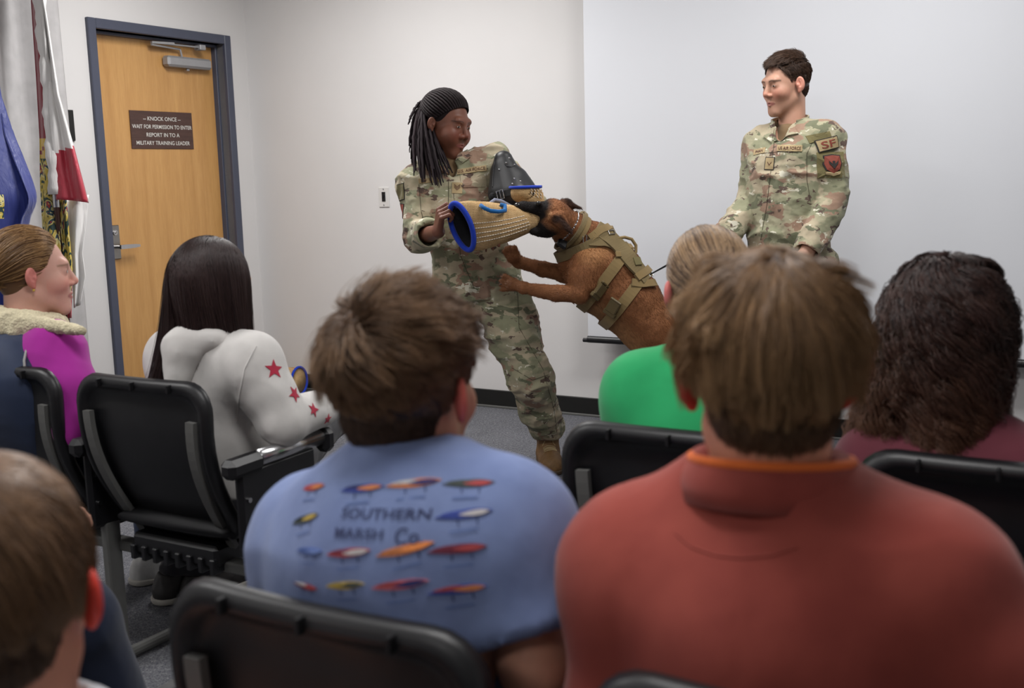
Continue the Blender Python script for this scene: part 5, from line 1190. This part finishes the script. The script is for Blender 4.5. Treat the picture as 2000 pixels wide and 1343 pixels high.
    for w_ in (-1, 1): mb.add(conform([(0, -.004), (w_*.018, .014), (w_*.016, .002), (w_*.004, -.012)], p, R, U, n, jb, .0085), [(0, 1, 2, 3)], m_pborder)
    mb.add(conform([(-.004, -.016), (.004, -.016), (.005, .012), (-.005, .012)], p, R, U, n, jb, .0087), [(0, 1, 2, 3)], m_pborder); patch(mb, [(-.028, -.030), (.028, -.030), (.024, -.040), (0, -.047), (-.024, -.040)], p, R, U, n, jb, .006, m_tape, 2); mb.build('shield_patch', ja)
    for f, d in ((fL, nrm(Fw-Rt*.2)), (fR, nrm(Fw+Rt*.2))): shoe(M_, 'boot', f, d, m_boot, m_sole, boot=.08)
    # hair: short sides, longer swept top
    P, Fq, C = scalp_sdf(H, (52, 38, 32), rr=(.0755, .0955, .086)); parts = [(P, Fq, C)]
    m1 = lambda d: hairline(d, -.001)
    fl = lambda p, d: np.stack([d[:, 0]*.2-.25*np.sign(d[:, 0])*0, np.where(d[:, 2] > .45, .9, -.5), np.where(d[:, 2] > .45, .25, -.9)], 1)
    ln = lambda d: np.where(d[:, 2] > .55, .048, np.where(d[:, 2] > .1, .022, .009))
    parts.append(_nape(H, 5000, (44, 32, 27), (84, 64, 52), 5, .010)); parts.append(grow(H, m1, fl, ln, 15000, 6, rr=(.078, .0985, .089), lift=.75, liftdecay=.85, grav=.01, jit=.12, rad=.0006, clumps=420, clump=.45, c1=(40, 28, 24), c2=(92, 68, 52), wob=.25, seed=3))
    hair_obj(M_, parts, label='short dark brown hair swept up at the front')
    return wrR+nrm(wrR-elR)*.07
HND = man(); leash(HND)
# ================================================================== the audience
m_denim = fabric('blue_denim', (44, 56, 84), fold=.3); m_navyd = fabric('navy_trouser_cloth', (26, 34, 54), fold=.3); m_sneak = plain('white_sneaker', (196, 196, 194), .6); m_dshoe = plain('dark_shoe', (40, 36, 36), .6); m_rsole = plain('pale_shoe_sole', (180, 176, 168), .6); m_legg = fabric('dark_grey_leggings', (44, 43, 48), fold=.1)
def azF(deg, z=0): a = math.radians(deg); return nrm(A(math.sin(a), math.cos(a), z))
def seated(label, H, nek, shL, shR, b, l, Fw, top_mat, pants_mat, skin, elL=None, wrL=None, elR=None, wrR=None, kneeR=None, kneeL=None, footR=None, footL=None, shoe_m=None, sleeve='long', inf=.010, w=(.165, .145, .165), dp=(.12, .105, .112), amp=.006, fx=8, seed=0, che=None, wai=None, head_kw={}, hcol={}, top_name='shirt', cut_sleeve=.62, neckhole=True, face_eyes=True, hem=.02, hfine=.003, fade=None, top_fine=.006, trap=.055, arm_r=1.0):
    pel = rowpt(b, l+.20, .50); o = thing('person', label, 'person', A(pel[0], pel[1], 0)); Fw = nrm(Fw); Rt = np.cross(Fw, UP)
    mid = (shL+shR)/2; che = mid-UP*.09-Fw*.0 if che is None else che; wai = (che+pel)/2-Fw*.02 if wai is None else wai
    elL = shL-UP*.24+Fw*.05-Rt*.03 if elL is None else elL; wrL = elL+Fw*.20-UP*.04+Rt*.06 if wrL is None else wrL
    elR = shR-UP*.24+Fw*.05+Rt*.03 if elR is None else elR; wrR = elR+Fw*.20-UP*.04-Rt*.06 if wrR is None else wrR
    hiL = pel-Rt*.09; hiR = pel+Rt*.09; kL = rowpt(b-.10, l+.57, .50) if kneeL is None else kneeL; kR = rowpt(b+.10, l+.57, .50) if kneeR is None else kneeR
    fL = A(*(kL-LF*.02)[:2], .09) if footL is None else footL; fR = A(*(kR-LF*.02)[:2], .09) if footR is None else footR
    S = SDF(hfine); head_sdf(S, H, nek-UP*.02, **head_kw); S.cut(nek-UP*.03, -UP); hp, hf = S.mesh(); hp = smooth_mesh(hp, hf, 1, .3)
    S = SDF(.005); S.chain([elL, wrL], [.040, .027], .02); hand_sdf(S, wrL, wrL-elL, nrm(UP+Fw*.1), -1, .95, curl=.35); S.chain([elR, wrR], [.040, .027], .02); hand_sdf(S, wrR, wrR-elR, nrm(UP+Fw*.1), 1, .95, curl=.35)
    if sleeve == 'short': S.C(shL*.3+elL*.7, elL, .046, .040); S.C(shR*.3+elR*.7, elR, .046, .040)
    ap, af = S.mesh(); ap = smooth_mesh(ap, af, 1)
    S = SDF(.012); torso_prims(S, pel, wai, che, nek, Rt, Fw, [shR, shL], -.022, trap=trap); S.chain([shR, elR], [.048, .040]); S.chain([shL, elL], [.048, .040]); S.chain([hiL, kL, fL], [.075, .052, .036]); S.chain([hiR, kR, fR], [.075, .052, .036]); bp, bf = S.mesh()
    cols = [head_cols(hp, H, skin, **hcol), np.tile(s2l(skin), (len(ap), 1)), np.tile(s2l(skin), (len(bp), 1))]
    body_obj(o, [(hp, hf), (ap, af), (bp, bf)], cols)
    if face_eyes: eyes(H, o, openness=.6)
    S = SDF(.008); S.E(pel, A(.17, .13, .11), np.stack([Rt, Fw, UP], 1), .03); S.chain([hiL, kL, fL], [.098, .074, .058], .02); S.chain([hiR, kR, fR], [.098, .074, .058], .02); S.cut(fL+UP*.0, -UP, fL, .12); S.cut(fR, -UP, fR, .12); cloth(S, 'trousers', o, pants_mat, .008, 9, 40+seed)
    S = SDF(top_fine); torso_prims(S, pel+UP*.03, wai, che, nek, Rt, Fw, [shR, shL], inf, w, dp, trap=trap)
    if sleeve == 'long':
        S.chain([shR, shR*.45+elR*.55, elR, wrR], [.066*arm_r, .064*arm_r, .056, .042], .025); S.chain([shL, elL, wrL], [.066, .058, .042], .025)
        for e_, w_ in ((elR, wrR), (elL, wrL)): dv = nrm(w_-e_); S.cut(w_-dv*.01, dv, w_, .07); S.C(w_-dv*.04, w_+dv*.04, .031, .032, .003, 's')
    elif sleeve == 'short':
        for s_, e_ in ((shR, elR), (shL, elL)):
            q = s_+(e_-s_)*cut_sleeve; dv = nrm(e_-s_); S.C(s_, q+dv*.06, .068, .074, .03); S.cut(q, dv, q+dv*.02, .12); S.C(q-dv*.04, q+dv*.05, .054, .060, .003, 's')
    S.cut(pel-UP*hem, -UP, pel-UP*.1, .35)
    if neckhole: S.C(nek-UP*.05, nek+UP*.10, .058, .064, .008, 's')
    g, gp, gf, gb = cloth(S, top_name, o, top_mat, amp, fx, 60+seed, (1, 1, .7))
    for f in (fL, fR): shoe(o, 'shoe', f, Fw, shoe_m or m_sneak, m_rsole)
    return o, g, gb, dict(pel=pel, che=che, Fw=Fw, Rt=Rt, nek=nek)
def collar_ring(name, parent, nek, Fw, Rt, r0, r1, h0, h1, m, trim=None, front=-160, tilt=.0, tr=.003):
    mb = MB(); R = []
    for i in range(49):
        a = math.radians(-front*-1+0) if False else math.radians(front+(-2*front)*i/48); d = -Fw*math.cos(a)+Rt*math.sin(a); k = .5+.5*math.cos(a); lo = nek+UP*(h0-.02*(1-k)); hi = nek+UP*(h1*(.6+.4*k)-.015*(1-k)); th = .006
        R.append([lo+d*r0, hi+d*r1, hi+d*(r1+th), hi*.5+lo*.5+d*((r0+r1)/2+th*1.8), lo+d*(r0+th*1.6)])
    mb.loft(R, m); o = mb.build(name, parent, smooth=True)
    if trim: mb = MB(); mb.tube([r[1]*.5+r[2]*.5 for r in R], tr, trim, 8); mb.build('collar_trim', o, smooth=True)
    return o
def away(w, sw=.4, down=0.):
    w = nrm(A(*w))
    def f(p, d): t = -(w-(d@w)[:, None]*d); s = np.cross(w, d); return t+s*sw+A(0, 0, -down)
    return f
ALL = lambda d: d[:, 2] > -9
# ---- teenager in the blue fishing shirt
m_blueshirt = fabric('light_blue_jersey', (114, 130, 174), fold=.4, rgb2=(124, 140, 182)); INK = {}
def ink(c): return INK.setdefault(c, plain('print_%s' % '_'.join(map(str, c)), c, .9, var=.1, vs=200, spec=.1))
H = Head(D(797, 768, 1.38), azF(27, .02), (0, 0, 1), 0, 1.0)
o, g, gb, k = seated('teenager with tousled brown hair in a light blue shirt printed with fishing lures', H, D(803, 900, 1.385), D(622, 1030, 1.47), D(978, 1030, 1.30), -.768, R2, LF, m_blueshirt, m_denim, (206, 150, 126), sleeve='short', elR=D(1045, 1300, 1.27), wrR=D(1020, 1330, 1.45), elL=D(588, 1240, 1.50), amp=.011, fx=5.5, seed=1, che=D(792, 1110, 1.36), hcol=dict(earc=(206, 104, 92)), cut_sleeve=.74, trap=.05)
collar_ring('collar', g, k['nek']-UP*.012, k['Fw'], k['Rt'], .074, .060, -.018, .030, m_blueshirt, front=-150)
def lure(mb, px, py, bv, w, ang, cols):
    p, n = cast(bv, px, py)
    if p is None: return
    n = nrm(n*.5-LF); U = nrm(UP-n*(n@UP)); R = np.cross(U, n); a = math.radians(ang); R, U = R*math.cos(a)+U*math.sin(a), U*math.cos(a)-R*math.sin(a)
    h = w*.115; body = [(-w*.5+w*t, -h*.9*math.sin(math.pi*min(1, t*1.02))**.7*(.5+.5*t)) for t in np.linspace(0, 1, 10)]+[(w*.5-w*t, h*.9*math.sin(math.pi*t)**.7*(1-.5*t)) for t in np.linspace(.05, .95, 9)]
    patch(mb, body, p, R, U, n, bv, .0016, ink(cols[0]), 2, skirt=.001)
    patch(mb, [(x*.55+w*.18, y*.6) for x, y in body], p, R, U, n, bv, .0024, ink(cols[1]), 2, skirt=.0008)
    patch(mb, [(x*.5-w*.16, y*.45+h*.35) for x, y in body], p, R, U, n, bv, .0024, ink(cols[2]), 2, skirt=.0008)
    for dx in (-.12, .22): mb.add(conform([(w*dx, -h*.5), (w*dx+.001, -h*.5), (w*dx+.0025, -h*1.6), (w*dx+.001, -h*1.6)], p, R, U, n, bv, .0018), [(0, 1, 2, 3)], ink((52, 62, 96)))
    mb.add(conform([(-w*.25, -h*2.6), (w*.25, -h*2.6), (w*.25, -h*2.35), (-w*.25, -h*2.35)], p, R, U, n, bv, .0016), [(0, 1, 2, 3)], ink((98, 118, 166)))
mb = MB(); rd, bl_, or_, yl, gn, nv, wt, mr = (170, 78, 80), (70, 84, 156), (206, 132, 88), (182, 158, 86), (78, 84, 82), (58, 62, 108), (190, 186, 186), (124, 62, 78)
for x, y, w_, a, c in ((612, 951, .052, 14, (rd, or_, rd)), (706, 953, .058, 12, (bl_, or_, nv)), (806, 943, .060, 12, (or_, nv, wt)), (916, 943, .058, 8, (gn, rd, gn)), (596, 1013, .056, 22, (gn, yl, (40, 44, 40))), (907, 1003, .062, 12, (bl_, wt, bl_)), (678, 1079, .060, 12, (rd, wt, mr)), (789, 1073, .064, 16, (or_, (240, 150, 90), or_)), (895, 1071, .064, 8, (mr, rd, mr)), (604, 1075, .050, 10, ((92, 112, 168), (110, 130, 182), (84, 104, 160))), (597, 1144, .046, 5, (mr, rd, wt)), (672, 1143, .056, 12, (yl, gn, yl)), (779, 1142, .064, 10, ((196, 110, 120), nv, rd)), (896, 1150, .064, 8, (bl_, or_, rd))): lure(mb, x, y, gb, w_, a, c)
p, n = cast(gb, 745, 1018); n = nrm(n*.5-LF); U = nrm(UP-n*(n@UP)); R = np.cross(U, n); a = math.radians(4); R, U = R*math.cos(a)+U*math.sin(a), U*math.cos(a)-R*math.sin(a)
text_on(mb, 'SOUTHERN', .011, .104, p, R, U, n, gb, .002, ink((68, 74, 106)), (0.0, .009), .01); text_on(mb, 'MARSH', .011, .062, p, R, U, n, gb, .002, ink((68, 74, 106)), (-.026, -.013), .01); text_on(mb, 'Co.', .018, .030, p, R, U, n, gb, .002, ink((68, 74, 106)), (.034, -.015), 0)
mb.build('shirt_print', g, label='fishing lure print with lettering')
P, Fq, C = scalp_sdf(H, (40, 30, 26), rr=(.080, .101, .091)); me_ = lambda d: hairline(d)
W = (-.18, -.62, .76); ln = lambda d: np.where(d[:, 2] > .45, .070, np.where(d[:, 2] > .1, .052, np.where(d[:, 2] > -.3, .030, .016))); cB = dict(c1=(44, 32, 28), c2=(112, 84, 62), tipc=(150, 118, 88))
hair_obj(o, [(P, Fq, C), _nape(H, 7000, (48, 36, 30), (92, 70, 56), 23, .022), grow(H, me_, away(W, .55, .12), ln, 13000, 9, lift=.50, liftdecay=.86, grav=.006, jit=.11, rad=.0008, clumps=300, clump=.52, wob=.22, seed=21, **cB), grow(H, lambda d: me_(d) & (d[:, 2] > .22), away(W, .55, -.25), lambda d: np.full(len(d), .072), 6500, 9, lift=.72, liftdecay=.84, grav=.006, jit=.14, rad=.0008, clumps=150, clump=.60, wob=.28, seed=22, **cB)], label='tousled brown hair with a whorl at the crown')
# ---- teenager in the rust red pullover
m_rust = fabric('rust_red_pullover', (146, 66, 58), fold=.3, rgb2=(156, 74, 64)); m_orange = fabric('orange_collar_trim', (226, 112, 52), fold=.05)
H = Head(D(1498, 742, 1.135), azF(4, .0), (0, 0, 1), 0, 1.0)
o, g, gb, k = seated('teenager with dark blond hair in a rust red pullover with an orange collar edge', H, D(1505, 925, 1.15), D(1258, 1105, 1.19), D(1795, 1135, 1.07), -.206, R2, azF(14), m_rust, m_denim, (206, 146, 120), sleeve='long', elL=D(1225, 1400, 1.20), elR=D(1985, 1420, 1.04), amp=.014, fx=4.5, seed=2, che=D(1528, 1250, 1.14), hcol=dict(earc=(214, 84, 76)), trap=.050, inf=.014, head_kw=dict(neck_r=.058))
collar_ring('collar', g, k['nek']+UP*.0, k['Fw'], k['Rt'], .092, .080, -.014, .030, m_rust, m_orange, front=-165, tr=.0055)
mb = MB(); surf_line(mb, [(1318, 1040), (1350, 1068), (1400, 1085), (1450, 1090), (1510, 1084), (1560, 1066)], gb, m_rust, .0011, .0002); mb.build('yoke_seam', g)
P, Fq, C = scalp_sdf(H, (52, 38, 30), rr=(.081, .101, .091)); W = (.0, -.35, .93); cO = dict(c1=(66, 46, 34), c2=(142, 108, 74), tipc=(176, 140, 100))
ln = lambda d: np.where(d[:, 2] > .35, .105, np.where(d[:, 2] > .05, .072, np.where(d[:, 2] > -.35, .052, .034)))*np.where((np.abs(d[:, 0]) > .6) & (d[:, 2] < .3), .55, 1)
hair_obj(o, [(P, Fq, C), _nape(H, 8000, (66, 48, 36), (122, 92, 66), 33, .030), grow(H, me_, away(W, .15, .25), ln, 16000, 11, lift=.28, liftdecay=.84, grav=.012, jit=.09, rad=.0008, clumps=300, clump=.6, wob=.22, seed=31, keepout=1.03, **cO), grow(H, lambda d: me_(d) & (d[:, 2] > .15) & (np.abs(d[:, 0]) > .35), away(W, .1, -.15), lambda d: np.full(len(d), .072), 3500, 9, lift=.50, liftdecay=.88, grav=.004, jit=.12, rad=.0008, clumps=90, clump=.7, wob=.3, seed=32, **cO)], label='dark blond hair falling from the crown')
# ---- nearest child at the lower left corner
m_wshirt = fabric('white_jersey', (204, 206, 212), fold=.2)
H = Head(D(2, 1170, .975), azF(-4, .02), (0, 0, 1), 0, 1.0)
o, g, gb, k = seated('child with short brown hair and a red ear in the lower left corner', H, D(35, 1400, .97), D(-270, 1530, 1.04), D(300, 1560, .93), -.80, -.06, azF(8), m_wshirt, m_denim, (206, 146, 122), amp=.004, seed=3, hcol=dict(earc=(214, 66, 52)), sleeve='short', elL=D(-300, 1780, 1.08), elR=D(330, 1800, .95), face_eyes=True)
P, Fq, C = scalp_sdf(H, (48, 36, 30)); W = (-.1, -.45, .88)
hair_obj(o, [(P, Fq, C), _nape(H, 6000, (52, 38, 32), (108, 82, 62), 43, .02), grow(H, me_, away(W, .3, .2), lambda d: np.where(d[:, 2] > -.2, .055, .022), 12000, 8, lift=.22, liftdecay=.8, grav=.02, jit=.08, rad=.0008, clumps=300, clump=.5, wob=.15, seed=41, c1=(52, 38, 32), c2=(128, 96, 70), tipc=(150, 116, 84))], label='short brown hair')
# ---- girl in the white hoodie
m_hood = fabric('white_fleece', (206, 203, 200), fold=.3); m_star = fabric('dusty_red_star_print', (176, 50, 72), fold=.05)
H = Head(D(418, 568, 2.78), azF(34, -.08), (0, 0, 1), 0, 1.0); bc = -2.298+.222
o, g, gb, k = seated('girl with long straight dark hair in a white hoodie with red stars on the sleeve', H, D(412, 652, 2.80), D(340, 690, 2.95), D(494, 702, 2.72), bc, R1+.09, azF(36), m_hood, m_legg, (206, 156, 134), amp=.007, fx=9, seed=4, che=D(408, 785, 2.88), elR=rowpt(bc+.275, R1+.20, .70), wrR=rowpt(bc+.270, R1+.42, .705), kneeR=Dz(640, 812, .50), shoe_m=m_dshoe, top_name='hoodie', inf=.012, footR=Dz(398, 1112, .09), footL=Dz(345, 1112, .09), head_kw=dict(ear=0))
S = SDF(.006); nk = k['nek']; S.chain([nk+azF(38)*-.05+k['Rt']*.085-UP*.00, nk-k['Fw']*.085-UP*.005, nk-k['Rt']*.07-k['Fw']*.03+UP*.0], [.028, .033, .020], .03); S.C(nk-k['Fw']*.09-UP*.04, nk-k['Fw']*.115-UP*.11, .048, .028, .04); S.C(nk+k['Rt']*.08+k['Fw']*.0, nk+k['Rt']*.02+k['Fw']*.09-UP*.03, .026, .022, .03); S.C(nk-k['Rt']*.08, nk-k['Rt']*.02+k['Fw']*.09-UP*.03, .026, .022, .03)
cloth(S, 'hood', g, m_hood, .008, 16, 77)
for x, y, r, a in ((535, 721, .0255, 10), (575, 769, .022, -20), (612, 800, .020, 30), (640, 818, .015, 5), (655, 838, .012, 20)):
    p, n = cast(gb, x, y)
    if p is None or p[2] < .55: continue
    mb = MB(); U = nrm(UP-n*(n@UP)); R = np.cross(U, n); patch(mb, [((r if i % 2 == 0 else r*.42)*math.sin(math.radians(36*i+a)), (r if i % 2 == 0 else r*.42)*math.cos(math.radians(36*i+a))) for i in range(10)], p, R, U, n, gb, .0022, m_star, 3, skirt=.001)
    mb.build('star_print', g, label='dusty red star')
mb = MB(); surf_line(mb, [(500, 676), (478, 720), (468, 770), (462, 830)], gb, m_hood, .002, .001); mb.build('sleeve_seam', g)
P, Fq, C = scalp_sdf(H, (34, 26, 28), rr=(.079, .099, .089)); cH = dict(c1=(30, 21, 22), c2=(62, 44, 42), cvar=.4)
fl = lambda p, d: np.stack([d[:, 0]*.25, -np.clip(.5*d[:, 1]+.25, -.1, 1)*np.clip(p[:, 2]*14, 0, 1)-.02, -np.ones(len(d))], 1)
ml = lambda d: hairline(d, .0) & (d[:, 2] > -.8)
def drift(k1, k2, y0=0.):
    def f(P): t = np.linspace(0, 1, P.shape[1])[None, :]; P = P.copy(); P[..., 0] += k1*t**1.6; P[..., 1] += k2*t**1.6+y0*t; return P
    return f
hair_obj(o, [(P, Fq, C), grow(H, ml, fl, lambda d: .36+.09*d[:, 2], 11000, 16, lift=.12, liftdecay=.6, grav=.05, jit=.03, rad=.0008, clumps=160, clump=.45, extra=drift(.0, -.0), seed=51, keepout=1.04, **cH),
 grow(H, lambda d: ml(d) & (d[:, 0] < -.35), fl, lambda d: .41+.09*d[:, 2], 5000, 22, lift=.12, liftdecay=.6, grav=.05, jit=.03, rad=.0008, clumps=90, clump=.5, extra=drift(-.050, -.105), seed=53, keepout=1.04, **cH),
 grow(H, lambda d: ml(d) & (d[:, 0] >= .35), fl, lambda d: .38+.09*d[:, 2], 5000, 18, lift=.12, liftdecay=.6, grav=.05, jit=.03, rad=.0008, clumps=90, clump=.45, extra=drift(.045, .03), seed=52, keepout=1.04, **cH)], label='long straight dark brown hair')
# ---- girl in the navy vest
m_mag = fabric('magenta_jersey', (158, 42, 142), fold=.15); m_vest = fabric('navy_quilted_vest', (44, 54, 78), rough=.6, fold=.3); m_sherpa = plain('cream_sherpa', (206, 196, 166), .95, var=.12, vs=120, bump=.9, bs=160, bd=.006); m_pipe = plain('grey_piping', (150, 150, 148), .7)
H = Head(D(66, 538, 3.05), azF(66, .0), (0, 0, 1), 0, 1.0); bc = -2.298+.222-PITCHC
o, g, gb, k = seated('girl with light brown hair in a bun wearing a navy vest over a magenta shirt', H, D(52, 625, 3.05), D(-40, 690, 3.17), D(108, 682, 2.97), bc, R1+.04, azF(50), m_mag, m_denim, (212, 164, 148), amp=.004, seed=5, che=D(36, 760, 3.02), elR=D(150, 838, 2.90), wrR=D(215, 850, 3.05), hcol=dict(earc=(206, 128, 118), lip=(176, 110, 106), brow=(140, 110, 86), brow_th=.002), inf=.004, arm_r=1.22)
S = SDF(.006); torso_prims(S, k['pel']+UP*.04, (k['che']+k['pel'])/2-k['Fw']*.02, k['che'], k['nek'], k['Rt'], k['Fw'], [], .022, (.165, .145, .165), (.12, .105, .115)); shR = D(108, 682, 2.97); shL = D(-40, 690, 3.17)
S.C(k['nek']-UP*.03, shR*.72+k['nek']*.28+UP*.012, .060, .050, .04); S.C(k['nek']-UP*.03, shL*.72+k['nek']*.28+UP*.012, .060, .050, .04); S.C(k['nek']-UP*.05, k['nek']+UP*.1, .060, .064, .008, 's'); S.E(shR+A(.02, -.02, -.06), (.075, .075, .11), None, .02, 's')
v, vp, vf, vb = cloth(S, 'vest', o, m_vest, .005, 14, 81, (.3, .3, 1))
mb = MB(); surf_line(mb, [(50, 735), (47, 705), (52, 680), (66, 657), (84, 642), (104, 634), (122, 640), (138, 655), (152, 680)], vb, m_pipe, .0035, .003); mb.build('armhole_piping', v)
S = SDF(.005); nk = k['nek']; ring = [nk+UP*.016-(k['Fw']*math.cos(a)-k['Rt']*math.sin(a))*.085-UP*.035*(1-math.cos(a))*.5 for a in np.radians(np.linspace(-150, 150, 17))]
for i in range(16): S.C(ring[i], ring[i+1], .026, .026, .02); S.C(ring[i]-UP*.01, ring[i]-UP*.03+nrm(ring[i]-nk)*.025, .02, .014, .02)
S.C(ring[12], D(160, 645, 2.86), .026, .012, .02); P, F = S.mesh(); P = folds(smooth_mesh(P, F, 2), F, .005, 60, 9); mkmesh('sherpa_collar', P, F, m_sherpa, v)
mb = MB(); mb.ball(H.w(.083, -.004, -.034), .0035, m_fy, n=6); mb.build('earring', o)
P, Fq, C = scalp_sdf(H, (92, 66, 46), rr=(.078, .098, .088)); bun = A(.02, -.128, -.012)
def to(pt, up=.2):
    pt = np.array(pt)
    def f(p, d): v = pt-p; return v/np.linalg.norm(v, axis=1, keepdims=True)+np.array([0, 0, up])*(p[:, 1:2] > 0)
    return f
cV = dict(c1=(92, 64, 42), c2=(176, 138, 92), cvar=.8)
bs = []
for i in range(900):
    a0 = RNG.uniform(0, 6.28); rr_ = .022*RNG.uniform(.5, 1.1); ph = RNG.uniform(0, 6.28); t_ = np.linspace(0, 3.2, 12); bs.append(np.stack([bun[0]+.004*np.sin(ph+t_*2)+RNG.normal(0, .002)+rr_*np.cos(a0+t_)*.8, bun[1]-.006+.012*np.sin(ph+t_), bun[2]+rr_*np.sin(a0+t_)*1.2], 1))
bs = np.array(bs); bw = H.c+H.s*(bs@H.M.T); bcn = np.tile((s2l((92, 64, 42))*(1-(q := RNG.uniform(0, 1, (900, 1)))) + s2l((176, 138, 92))*q)[:, None], (1, 12, 1))
S = SDF(.005); S.E(H.w(*bun), .020, None); bP, bF = S.mesh()
hair_obj(o, [(P, Fq, C), grow(H, lambda d: hairline(d, .002), to(bun), lambda d: np.linalg.norm(d*A(.08, .1, .09)+A(0, -.016, .045)-bun, axis=1)*1.1, 9000, 9, lift=.16, liftdecay=.6, grav=0, jit=.03, rad=.0008, clumps=200, clump=.35, seed=61, keepout=1.02, **cV), (bP, bF, np.tile(s2l((92, 64, 42)), (len(bP), 1))), strand_mesh(bw, np.full((900, 12), .0009), bcn)], label='light brown hair gathered in a low bun')
# ---- person in the green shirt
m_green = fabric('bright_green_jersey', (44, 160, 98), fold=.12)
H = Head(D(1378, 572, 2.2), azF(-10, -.02), (0, 0, 1), 0, .99); bc = -.917+.222
o, g, gb, k = seated('person with pulled back streaked hair in a bright green shirt', H, D(1400, 690, 2.2), D(1258, 762, 2.20), D(1535, 775, 2.12), bc, R1, azF(8), m_green, m_denim, (206, 158, 134), amp=.004, fx=6, seed=6, sleeve='short', hcol=dict(earc=(206, 116, 112)), inf=.02, che=D(1395, 860, 2.17))
mb = MB(); mb.tube([k['nek']+UP*.018+(-k['Fw']*math.cos(a)+k['Rt']*math.sin(a))*.066-UP*.02*(1-math.cos(a))*.5 for a in np.radians(np.linspace(-178, 178, 40))], .006, m_wshirt, 8, closed=True); mb.build('white_collar', g, label='white undershirt collar')
P, Fq, C = scalp_sdf(H, (74, 56, 44), rr=(.078, .098, .088)); kn = A(0, -.115, .0); cG = dict(c1=(78, 58, 46), c2=(190, 158, 122), cvar=1.0)
Ptail = []; K = H.w(*kn)
for i in range(1500):
    E_ = D(1372+RNG.normal(0, 7), 815+RNG.normal(0, 10), 2.08); a = K+RNG.normal(0, .007, 3); m_ = K-azF(-10)*.05+RNG.normal(0, .008, 3); t_ = np.linspace(0, 1, 12)[:, None]; Ptail.append((1-t_)**2*a+2*(1-t_)*t_*m_+t_**2*E_)
hair_obj(o, [(P, Fq, C), grow(H, lambda d: hairline(d, .002), to(kn), lambda d: np.linalg.norm(d*A(.08, .1, .09)+A(0, -.016, .045)-kn, axis=1)*1.1, 8000, 9, lift=.08, liftdecay=.6, grav=0, jit=.02, rad=.0008, clumps=120, clump=.5, seed=71, keepout=1.01, **cG), strand_mesh(np.array(Ptail), np.full((1500, 12), .0009), np.tile((s2l((96, 70, 50))*(1-(q := RNG.uniform(0, 1, (1500, 1))))+s2l((196, 160, 116))*q)[:, None], (1, 12, 1)))], label='streaked light brown hair pulled into a ponytail')
# ---- person with dark curly hair
m_maroon = fabric('maroon_jersey', (92, 42, 52), fold=.2)
H = Head(D(1848, 652, 1.90), azF(10, -.03), (0, 0, 1), 0, 1.0); bc = -.367+.222
o, g, gb, k = seated('person with long dark curly hair in a maroon shirt at the right edge', H, D(1860, 790, 1.90), D(1712, 905, 1.96), D(2010, 925, 1.80), bc, R1, azF(18), m_maroon, m_denim, (176, 126, 104), amp=.005, seed=7, head_kw=dict(ear=0))
P, Fq, C = scalp_sdf(H, (26, 20, 22), rr=(.079, .099, .089))
fl2 = lambda p, d: np.stack([d[:, 0]*np.clip(.55+p[:, 2]*2, .12, .8), -.35*np.clip(-d[:, 1]+.3, 0, 1)*np.clip(p[:, 2]*8+.3, 0, 1), -np.ones(len(d))], 1)
cC = dict(c1=(26, 19, 21), c2=(66, 46, 42), tipc=(122, 84, 62), cvar=.9)
hair_obj(o, [(P, Fq, C), grow(H, ml, fl2, lambda d: .36+.07*d[:, 2]+.05*np.abs(d[:, 0]), 13000, 34, lift=.40, liftdecay=.86, grav=.03, jit=.10, rad=.0009, clumps=260, clump=.82, curl=.017, curlf=11, seed=81, keepout=1.05, wob=.2, extra=drift(-.0, -.02), **cC), grow(H, lambda d: ml(d) & (d[:, 0] < -.3), fl2, lambda d: np.full(len(d), .33), 3000, 30, lift=.5, liftdecay=.9, grav=.03, jit=.12, rad=.0009, clumps=70, clump=.75, curl=.016, curlf=10, seed=82, keepout=1.05, wob=.2, extra=drift(-.07, .05), **cC)], label='long dark brown curls')
# ---- seated person of whom only a navy leg shows
H = Head(rowpt(-1.90, R2+.17, 1.17), LF, (0, 0, 1), 0, 1.0)
o, g, gb, k = seated('person in navy trousers, only one leg showing at the lower left', H, rowpt(-1.90, R2+.14, 1.04), rowpt(-2.07, R2+.12, .98), rowpt(-1.73, R2+.12, .98), -1.88, R2, LF, m_navyd, m_navyd, (206, 156, 134), amp=.004, seed=8, kneeR=Dz(150, 1215, .50), footR=Dz(290, 1560, .10))
P, Fq, C = scalp_sdf(H, (48, 36, 30)); hair_obj(o, [(P, Fq, C), grow(H, me_, away((0, -.4, .9), .3, .2), .05, 2500, 6, lift=.25, grav=.02, rad=.0012, clumps=100, seed=91)])
